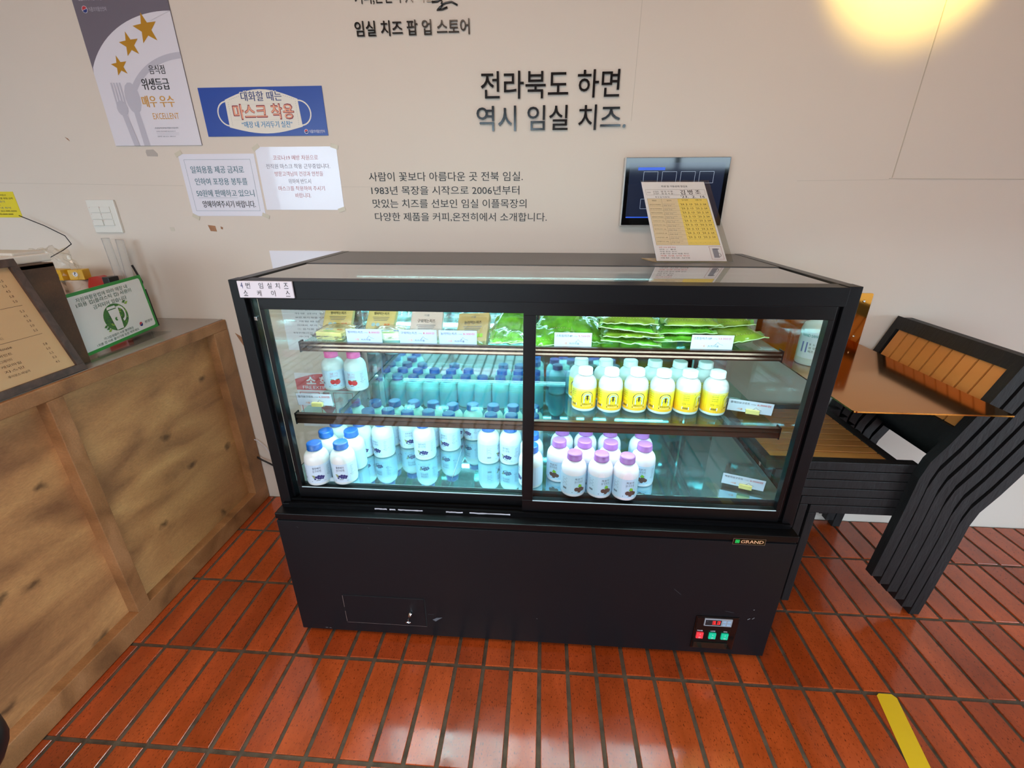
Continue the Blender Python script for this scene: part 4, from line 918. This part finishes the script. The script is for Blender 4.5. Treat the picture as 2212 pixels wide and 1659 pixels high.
# dark wooden box with the menu and the white device
t = thing('wooden_box', 'dark stained wooden box standing on the counter behind the menu', 'box', (-.80, -.80, WT))
bxo('box_side', WOODD, t, .14, .152, -.30, .262, 0, .298, .0015); bxo('box_end', WOODD, t, -.15, .14, .250, .262, 0, .286, .001); bxo('box_top', WOODD, t, -.15, .152, -.30, .262, .286, .299, .002)
t = thing('framed_menu', 'framed beige menu leaning against the dark wooden box', 'menu', (0, 0, 0))
A = Vector((-.610, -.600, WT)); U = Vector((0.02, -1, 0)).normalized(); Vv = Vector((-.035, -.045, .318)).normalized(); LN = .325; WD = .42
pf = plane_fn(A-U*0, U*-1, Vv)   # x grows toward the wall; origin at the bottom right corner
def mf(x, y, h): return A + U*(WD-x) + Vv*y + (U*-1).cross(Vv).normalized()*h
nm_ = (U*-1).cross(Vv).normalized()
if nm_.x < 0: nm_ = -nm_
def mf(x, y, h): return A + U*(WD-x) + Vv*y + nm_*h
def ms(name, m, x0, y0, x1, y1, h0, h1, bev=0):
    bm = bmesh.new(); prism(bm, [mf(a, b, h0) for a, b in ((x0, y0), (x1, y0), (x1, y1), (x0, y1))], nm_*(h1-h0)); return obj(name, bm, m, t, bev)
ms('frame_bar', WOODM, 0, 0, WD, .020, 0, .014, .001); ms('frame_bar', WOODM, 0, LN-.020, WD, LN, 0, .014, .001); ms('frame_bar', WOODM, WD-.020, .020, WD, LN-.020, 0, .014, .001); ms('frame_bar', WOODM, 0, .020, .020, LN-.020, 0, .014, .001)
ms('menu_sheet', mat('kraft_menu', (206, 168, 122), .45), .02, .02, WD-.02, LN-.02, .002, .006)
s = Sheet(lambda x, y, h: mf(x, y, h+.006)); mk = mat('brown_ink', (88, 62, 42), .6)
rsm = random.Random(8)
rows = [('에이드', '5.0'), ('자몽에이드', '5.5'), ('레몬에이드', '5.5'), ('유자 딸기라떼', '5.8'), ('고메쥬스 오렌지 바나나 생딸기', '5.3'), ('', ''), ('Rough Tea House', ''), ('얼그레이티', '4.5'), ('캐모마일', '4.5'), ('녹차라떼', '5.3'), ('루이보스 바닐라', '4.5'), ('페퍼민트', '4.5'), ('애플라임', '4.5')]
for k in range(19):
    y = .285-k*.0135
    if k in (6, 12): s.rect(.12, y+.004, WD-.045, y+.0048, mk, .0004); continue
    if k == 13: s.text('Rough Tea House', .20, y, .29, y+.009, mk, .01, .0004); continue
    nm2 = rows[k % 5][0] if k < 12 else ['얼그레이티', '캐모마일', '자스민', '루이보스 바닐라', '페퍼민트'][k % 5]
    s.text(nm2, .24, y, .24+rsm.uniform(.03, .075), y+.007, mk, 0, .0004); s.text(['5.0', '5.5', '5.3', '4.5', '5.8'][k % 5], WD-.060, y, WD-.050, y+.006, mk, 0, .0004)
    s.text(['Milk Tea', 'Chamomile Tea', 'Peppermint Tea', 'Peach Tea', 'Lime Flower Tea'][k % 5], .10, y, .10+rsm.uniform(.05, .1), y+.007, mk, 0, .0004)
s.done('menu_print', t)
# white key device on the box
t = thing('desk_calculator', 'white keypad device with a blue stripe on top of the wooden box', 'calculator', (-.760, -.665, WT+.2995)); t.rotation_euler.z = 0
bxo('casing', WHITEP, t, -.09, .085, -.14, .150, 0, .022, .004); bxo('stripe', mat('blue_stripe', (50, 100, 190), .4), t, .0855, .0865, -.14, .020, .006, .015)
bm = bmesh.new(); box(bm, -.08, .078, .06, .145, .021, .030); obj('display_hood', bm, mat('hood_grey', (206, 200, 190), .4), t, .003)
for i in range(5):
    for j in range(6): bxo('key', mat('key_cream', (236, 230, 216), .4), t, -.075+i*.031, -.051+i*.031, -.130+j*.029, -.108+j*.029, .021, .026, .001)
bm = bmesh.new(); tube(bm, [(-1.30, -.03, 1.30), (-1.22, -.02, 1.262), (-1.15, -.02, 1.225), (-1.125, -.03, 1.195), (-1.135, -.06, 1.175), (-1.16, -.10, 1.150)], .0018, 6); tag(obj('thin_cable', bm, INK), 'thin black cable hanging on the wall below the yellow notice', 'cable')
# green sign
t = thing('recycling_sign', 'white sign with green border and a cup in leaves on the counter', 'sign', (0, 0, 0))
GB0, GB1 = Vector((-.672, -.575, WT+.006)), Vector((-.705, -.205, WT+.022)); GU = (GB1-GB0).normalized(); GV = Vector((-.030, -.004, .180)); GL = GV.length; GV.normalize(); gn = GU.cross(GV).normalized()
if gn.x < 0: gn = -gn
GWID = (GB1-GB0).length
GV = Vector((-.06, -.005, .99)).normalized()
def gf(x, y, h): return GB0+GU*x+GV*y+gn*h
def gs(name, m, x0, y0, x1, y1, h0, h1):
    bm = bmesh.new(); prism(bm, [gf(a, b, h0) for a, b in ((x0, y0), (x1, y0), (x1, y1), (x0, y1))], gn*(h1-h0)); return obj(name, bm, m, t)
GH = .190
gs('board', mat('sign_green', (34, 140, 52), .35), 0, 0, GWID, GH, 0, .003); gs('easel_back', BLACKS, .10, .0, GWID+.012, GH*.72, -.010, -.002)
bm = bmesh.new(); prism(bm, [gf(-.004, 0, -.02)*1, gf(GWID+.004, 0, -.02), gf(GWID+.004, 0, .03), gf(-.004, 0, .03)], (0, 0, -.002))
for v in bm.verts: v.co.z = WT+.001 if v.co.z > WT+.0 and v.co.z > 0 else v.co.z
bm.free()
bm = bmesh.new(); q = [Vector((gf(a, 0, b).x, gf(a, 0, b).y, WT)) for a, b in ((-.004, -.03), (GWID+.004, -.03), (GWID+.004, .040), (-.004, .040))]; prism(bm, q, (0, 0, .002)); obj('acrylic_foot', bm, ACRYL, t)
s = Sheet(lambda x, y, h: gf(x, y, h+.003)); sw = mat('sign_white', (222, 222, 218), .3); dg = mat('dark_green_ink', (40, 84, 60), .4); lg = mat('leaf_light', (140, 176, 60), .4); lm = mat('leaf_mid', (56, 116, 44), .4)
c = .010; rr = .008; pts = []
for cxx, cyy, a0 in ((GWID-c-rr, c+rr, -PI/2), (GWID-c-rr, GH-c-rr, 0), (c+rr, GH-c-rr, PI/2), (c+rr, c+rr, PI)):
    for k in range(5): a = a0+PI/2*k/4; pts.append((cxx+rr*math.cos(a), cyy+rr*math.sin(a)))
s.poly(pts, sw, .0003)
s.text('자원재활용법에 따라 매장 내', GWID*.25, GH*.835, GWID*.80, GH*.905, dg, 0, .0008); s.text('1회용 컵(플라스틱 컵) 사용이', GWID*.235, GH*.745, GWID*.83, GH*.825, dg, .012, .0008); s.text('금지되어 있습니다', GWID*.38, GH*.66, GWID*.75, GH*.73, dg, .012, .0008)
ccx, ccy = GWID*.565, GH*.43
s.disc(ccx, ccy, .050, lm, .0004, ry=.044, n=28)
rl_ = random.Random(2)
for k in range(90):
    a = rl_.uniform(0, 2*PI); r = .046*math.sqrt(rl_.random()); x = ccx+r*math.cos(a); y = ccy+r*.88*math.sin(a); b = rl_.uniform(0, PI); L2 = rl_.uniform(.004, .008); W2 = L2*.32
    s.poly([(x-L2*math.cos(b), y-L2*math.sin(b)), (x+W2*math.sin(b), y-W2*math.cos(b)), (x+L2*math.cos(b), y+L2*math.sin(b)), (x-W2*math.sin(b), y+W2*math.cos(b))], rl_.choice([lg, dg, lm]), .0008+k*.000004)
for dx, dy in ((.050, .040), (.058, .034), (-.046, -.026), (-.042, -.034), (-.052, -.018)):
    x = ccx+dx; y = ccy+dy; s.poly([(x-.009, y-.002), (x, y-.005), (x+.009, y+.003), (x, y+.004)], rl_.choice([lg, lm]), .0012)
s.poly([(ccx-.024, ccy+.026), (ccx+.018, ccy+.026), (ccx+.012, ccy-.040), (ccx-.016, ccy-.040)], sw, .0014); s.poly([(ccx-.027, ccy+.029), (ccx+.010, ccy+.029), (ccx+.008, ccy+.037), (ccx-.024, ccy+.037)], sw, .0014)
s.arc(ccx+.022, ccy+.006, .019, .006, -PI/2, PI/2, sw, .0016, ry=.026); s.rect(ccx+.010, ccy+.026, ccx+.024, ccy+.032, sw, .0016)
s.disc(ccx-.003, ccy-.006, .006, lm, .0018); s.disc(ccx+.003, ccy-.006, .0045, sw, .0020)
s.text('머그컵,텀블러 사용 활성화등', GWID*.36, GH*.135, GWID*.70, GH*.180, dg, .01, .0008); s.text('1회용 컵 사용 줄이기에 동참 해주세요.', GWID*.27, GH*.075, GWID*.76, GH*.120, dg, .01, .0008)
s.disc(GWID*.80, GH*.16, .0075, MATS['logo_red'], .0006, a0=.3, a1=PI+.3, n=10); s.disc(GWID*.80, GH*.158, .0075, MATS['logo_blue'], .0006, a0=PI+.3, a1=2*PI+.3, n=10); s.text('환경부', GWID*.85, GH*.14, GWID*.95, GH*.19, dg, .01, .0008)
s.done('print', t)
# clutter behind: receipt rolls, yellow boxes, red tape cutter, rulers, plastic bag
for k, (x, y) in enumerate(((-1.075, -.10), (-1.150, -.10), (-1.10, -.19))):
    bm = bmesh.new(); lathe(bm, [(.034, 0), (.038, .003), (.038, .172), (.034, .175)], 20)
    o = obj('paper_roll', bm, mat('roll_white', (224, 214, 206), .6)); o.location = (x, y, WT); tag(o, ['white paper roll on the counter, rightmost of the three', 'white paper roll on the counter, leftmost of the three', 'white paper roll on the counter, foremost of the three'][k], 'paper roll', 'white paper rolls on the counter')
t = thing('product_box', 'small yellow box lying on the paper rolls', 'box', (-1.120, -.12, WT+.176)); t.rotation_euler.z = -.1
bxo('carton', mat('yellow_carton', (226, 176, 28), .35), t, -.040, .035, -.02, .02, 0, .040, .002); s = Sheet(plane_fn((-.04, -.0206, 0), (1, 0, 0), (0, 0, 1))); s.disc(.030, .022, .010, PAPER); s.rect(.052, .008, .060, .026, INK); s.rect(.008, .004, .040, .008, INK); s.done('print', t)
t = thing('product_box', 'small yellow box standing right of the other yellow box', 'box', (-1.058, -.105, WT+.176)); t.rotation_euler.z = .25
bxo('carton', MATS['yellow_carton'], t, -.022, .028, -.02, .02, 0, .038, .002); s = Sheet(plane_fn((-.022, -.0206, 0), (1, 0, 0), (0, 0, 1))); s.disc(.024, .022, .009, PAPER); s.text('?', .020, .016, .027, .030, INK, .02, .0008); s.done('print', t)
t = thing('tape_dispenser', 'red and black tape dispenser behind the green sign', 'tape dispenser', (-.985, -.115, WT))
bm = bmesh.new(); prism(bm, [(-.045, 0, 0), (.040, 0, 0), (.048, 0, .12), (.030, 0, .178), (.005, 0, .190), (-.030, 0, .184), (-.045, 0, .15)], (0, .04, 0)); obj('housing', bm, mat('red_plastic', (178, 40, 24), .3), t, .006)
bm = bmesh.new(); lathe(bm, [(.016, 0), (.016, .004)], 20)
for v in bm.verts: v.co = Vector((v.co.x+.005, -v.co.z-.001, v.co.y+.130))
obj('hub', bm, INK, t); bxo('cutter', mat('black_plastic', (22, 20, 20), .4), t, .028, .056, -.002, .042, .150, .186, .003)
bm = bmesh.new(); lathe(bm, [(.035, 0), (.037, .10), (.034, .10), (.033, .01)], 16, closed=False)
ph = thing('pen_holder', 'dark cup with clear rulers standing against the wall', 'pen cup', (-.922, -.06, WT)); obj('cup', bm, mat('smoked_plastic', (60, 54, 50), .3), ph)
def ruler(x, w_, z1, lean, lab):
    t = thing('ruler', lab, 'ruler', (x, -.055, WT+.02)); t.rotation_euler = (0, lean, 0)
    bxo('blade', mat('clear_ruler', (214, 206, 196), .15, alpha=.45), t, -w_/2, w_/2, -.001, .001, 0, z1); s = Sheet(plane_fn((-w_/2, -.0012, 0), (1, 0, 0), (0, 0, 1)))
    for k in range(int(z1/.005)): s.rect(w_-(.010 if k % 5 == 0 else .006), .002+k*.005, w_, .0026+k*.005, INKG)
    s.rect(.002, 0, .003, z1, INKG); s.rect(0, z1-.001, w_, z1, mat('ruler_edge', (120, 100, 90), .3)); s.done('graduation', t)
ruler(-.940, .034, .305, -.03, 'clear ruler standing upright, left of the two'); ruler(-.905, .034, .300, .04, 'clear ruler standing upright, right of the two')
bm = bmesh.new(); tube(bm, [(-.862, -.06, WT+.10), (-.850, -.06, WT+.16), (-.870, -.06, WT+.225)], .004, 6); tag(obj('black_pen', bm, INK), 'dark pen leaning beside the rulers', 'pen')
bm = bmesh.new(); bmesh.ops.create_icosphere(bm, subdivisions=4, radius=1)
for v in bm.verts:
    d = v.co.copy(); k = 1+.28*noise.noise(d*3.1)+.14*noise.noise(d*9)
    v.co = Vector((d.x*.085*k, d.y*.06*k, d.z*.085*k))
for f in bm.faces: f.smooth = False
t = obj('plastic_bag', bm, FILM); t.location = (-1.12, -.13, WT+.21); tag(t, 'crumpled clear plastic bag behind the white keypad device', 'plastic bag')
bm = bmesh.new(); box(bm, -.05, .05, -.04, .04, 0, .13); o = obj('paper_box', bm, mat('pale_carton', (214, 206, 198), .6), None, .003); o.location = (-1.12, -.13, WT); tag(o, 'pale carton under the crumpled plastic bag', 'box')
# black round stool corner at lower left
t = thing('stool', 'black round padded stool cut off by the lower left corner', 'stool', (-.345, -1.372, 0))
bm = bmesh.new(); lathe(bm, [(.10, .385), (.118, .390), (.125, .405), (.125, .430), (.118, .445), (.10, .452), (.05, .455)], 32); obj('seat', bm, mat('black_vinyl', (16, 22, 24), .45), t)
for a in range(4):
    bm = bmesh.new(); ca, sa = math.cos(a*PI/2+.6), math.sin(a*PI/2+.6); tube(bm, [(.07*ca, .07*sa, .39), (.11*ca, .11*sa, 0)], .009, 8); obj('leg', bm, BLACKS, t)
# cables between counter and case
bm = bmesh.new(); tube(bm, [(-.60, -.02, .245), (-.57, -.02, .222), (-.53, -.025, .205), (-.49, -.03, .185), (-.44, -.04, .165), (-.2, -.05, .14)], .004, 8); tag(obj('power_cable', bm, mat('black_cable', (16, 16, 18), .4)), 'thick black power cable running behind the display case', 'cable')
bm = bmesh.new(); tube(bm, [(-.60, -.012, .330), (-.57, -.012, .318), (-.54, -.012, .285), (-.52, -.012, .240), (-.505, -.012, .18), (-.50, -.012, .10)], .0022, 8); tag(obj('white_cable', bm, mat('white_cable_sheath', (206, 200, 204), .5)), 'thin white cable on the wall beside the counter', 'cable')

# ================================================================== BRASS TABLE
t = thing('wall_table', 'folded brass sheet table fixed to the wall right of the case', 'table', (1.77, 0, .838))
def rounded(x0, x1, y0, y1, rads, n=5):
    out = []
    for (cxx, cyy, a0, r) in ((x1, y0, -PI/2, rads[0]), (x1, y1, 0, rads[1]), (x0, y1, PI/2, rads[2]), (x0, y0, PI, rads[3])):
        ox = cxx-r if cxx == x1 else cxx+r; oy = cyy-r if cyy == y1 else cyy+r
        for k in range(n): a = a0+PI/2*k/(n-1); out.append((ox+r*math.cos(a), oy+r*math.sin(a)))
    return out
bm = bmesh.new(); prism(bm, [(x-1.77, y, -.004) for x, y in rounded(1.567, 1.968, -.624, 0, (.004, .001, .001, .010))], (0, 0, .004)); obj('table_top', bm, BRASS, t)
bm = bmesh.new(); prism(bm, [(x-1.77, -.001, y-.838) for x, y in rounded(1.567, 1.962, .838, 1.035, (.001, .006, .006, .001))], (0, -.004, 0)); fl = obj('wall_flange', bm, BRASS, t)
for x, z in ((1.935, 1.005), (1.935, .870), (1.60, 1.005), (1.60, .870)):
    bm = bmesh.new(); lathe(bm, [(.005, 0), (.005, .001), (.003, .003)], 12)
    for v in bm.verts: v.co = Vector((v.co.x+x-1.77, -.005-v.co.z, v.co.y+z-.838))
    obj('screw', bm, CHROME, fl)
# sanitizer bottle on the table
t = thing('sanitizer_bottle', 'white hand sanitizer bottle on the brass table seen through the case', 'bottle', (1.655, -.235, .8385))
bm = bmesh.new(); lathe(bm, [(.040, 0), (.044, .004), (.044, .120), (.038, .138), (.016, .148), (.014, .160)], 28); obj('body', bm, mat('translucent_white', (226, 226, 222), .3, sub=.2), t)
bm = bmesh.new(); lathe(bm, [(.016, .158), (.016, .172), (.006, .174), (.006, .186)], 16); box(bm, -.035, .010, -.006, .006, .184, .192); obj('pump', bm, WHITEP, t)
rz_ = math.radians(-35)
s = Sheet(lambda x, y, h: Vector(((.0446+h)*math.sin(x/.0446+rz_), -(.0446+h)*math.cos(x/.0446+rz_), y))); 
for k in range(12): s.rect(-.045+k*.0075, .025, -.0375+k*.0075, .115, PAPER, 0)
s.text('HAND SANITIZER', -.035, .098, .035, .107, mat('teal_print', (70, 150, 150), .4), .01, .0006); s.rect(-.030, .045, -.012, .080, mat('violet_patch', (120, 120, 190), .4), .0006)
for k in range(3): s.text(['용  도: 손소독', '용 량: 500', '제조: 2021'][k], -.008, .070-k*.012, .032, .078-k*.012, INK, 0, .0006)
s.done('label', t)

# ================================================================== STACKED CHAIRS
def make_chair():
    """coordinates of the lowest chair; origin at (0,0,0) of the world so copies only shift"""
    t = thing('stacking_chair', 'x', 'chair', (0, 0, 0), 'stacked black chairs with tan slats')
    Yn, Yf = -.505, -.015; pw = .030
    front = [(2.060, 0), (2.070, .135), (2.080, .285), (2.085, .395), (2.098, .455), (2.134, .525), (2.160, .585), (2.194, .665), (2.240, .790)]
    def off(d):
        out = []
        for i, (x, z) in enumerate(front):
            a = front[max(0, i-1)]; b = front[min(len(front)-1, i+1)]; tx, tz = b[0]-a[0], b[1]-a[1]; L_ = math.hypot(tx, tz); out.append((x+tz/L_*d, z-tx/L_*d))
        return out
    back = off(.033)
    for y0, y1 in ((Yn, Yn+pw), (Yf-pw, Yf)):
        bm = bmesh.new(); n_ = len(front)
        A_ = [[bm.verts.new((p[0], y, p[1])) for p in front] for y in (y0, y1)]; B_ = [[bm.verts.new((p[0], y, p[1] if i else 0)) for i, p in enumerate(back)] for y in (y0, y1)]
        for i in range(n_-1):
            bm.faces.new((A_[0][i], A_[0][i+1], A_[1][i+1], A_[1][i])); bm.faces.new((B_[0][i], B_[0][i+1], B_[1][i+1], B_[1][i]))
            bm.faces.new((A_[0][i], A_[0][i+1], B_[0][i+1], B_[0][i])); bm.faces.new((A_[1][i], A_[1][i+1], B_[1][i+1], B_[1][i]))
        bm.faces.new((A_[0][0], A_[1][0], B_[1][0], B_[0][0])); bm.faces.new((A_[0][-1], A_[1][-1], B_[1][-1], B_[0][-1]))
        obj('back_post', bm, CHAIRB, t)
        yi = pw if y0 == Yn else -pw
        bxo('front_leg', CHAIRB, t, 1.638, 1.664, y0+yi, y1+yi, 0, .394, .002)
        bxo('seat_rail', CHAIRB, t, 1.638, 2.100, y0+yi, y1+yi, .395, .426, .002)
    bxo('front_rail', CHAIRB, t, 1.638, 1.664, Yn+2*pw, Yf-2*pw, .396, .424, .002); bxo('rear_rail', CHAIRB, t, 2.022, 2.052, Yn+2*pw, Yf-2*pw, .396, .426, .002)
    for k in range(9):
        y0 = Yn+2*pw+.002+k*.0411; bxo('seat_slat', SLAT, t, 1.664, 2.022, y0, y0+.0355, .410, .4235, .0015)
    # back: top rail, bottom rail, slats along the face line
    def face(zz, d):
        P = front if d == 0 else off(d)
        for i in range(len(P)-1):
            if P[i][1] <= zz <= P[i+1][1]: f = (zz-P[i][1])/(P[i+1][1]-P[i][1]); return P[i][0]+(P[i+1][0]-P[i][0])*f
        return P[-1][0]
    def bar(nm, m, z0, z1, y0, y1, d0, d1):
        bm = bmesh.new(); prism(bm, [(face(z0, d0), y0, z0), (face(z0, d0)+(d1-d0), y0, z0), (face(z1, d0)+(d1-d0), y0, z1), (face(z1, d0), y0, z1)], (0, y1-y0, 0)); return obj(nm, bm, m, t)
    bar('back_top_rail', CHAIRB, .748, .790, Yn+pw, Yf-pw, 0, .028); bar('back_bottom_rail', CHAIRB, .512, .560, Yn+pw, Yf-pw, 0, .026)
    for k in range(9):
        y0 = Yn+pw+.003+k*.0472; bar('back_slat', SLAT, .562, .746, y0, y0+.0405, .006, .018)
    return t
ch = make_chair(); names_ = ['bottom', 'second from the bottom', 'third from the bottom', 'fourth from the bottom', 'fifth from the bottom', 'top']
for k in range(6):
    lab = 'black wooden chair with tan slats, %s of the stack' % names_[k]
    if k == 0: ch['label'] = lab
    else: dup(ch, (-.0350*k, 0, .033*k), 0, lab)

# ================================================================== FLOOR TAPE
bm = bmesh.new(); prism(bm, [(1.754, -.808, .0003), (1.700, -1.05, .0003), (1.60, -1.60, .0003), (1.655, -1.60, .0003), (1.755, -1.05, .0003), (1.808, -.812, .0003), (1.800, -.801, .0003), (1.764, -.801, .0003)], (0, 0, .0006))
tag(obj('floor_tape', bm, mat('yellow_tape', (226, 186, 24), .35)), 'strip of yellow tape stuck on the floor tiles at lower right', 'floor tape')
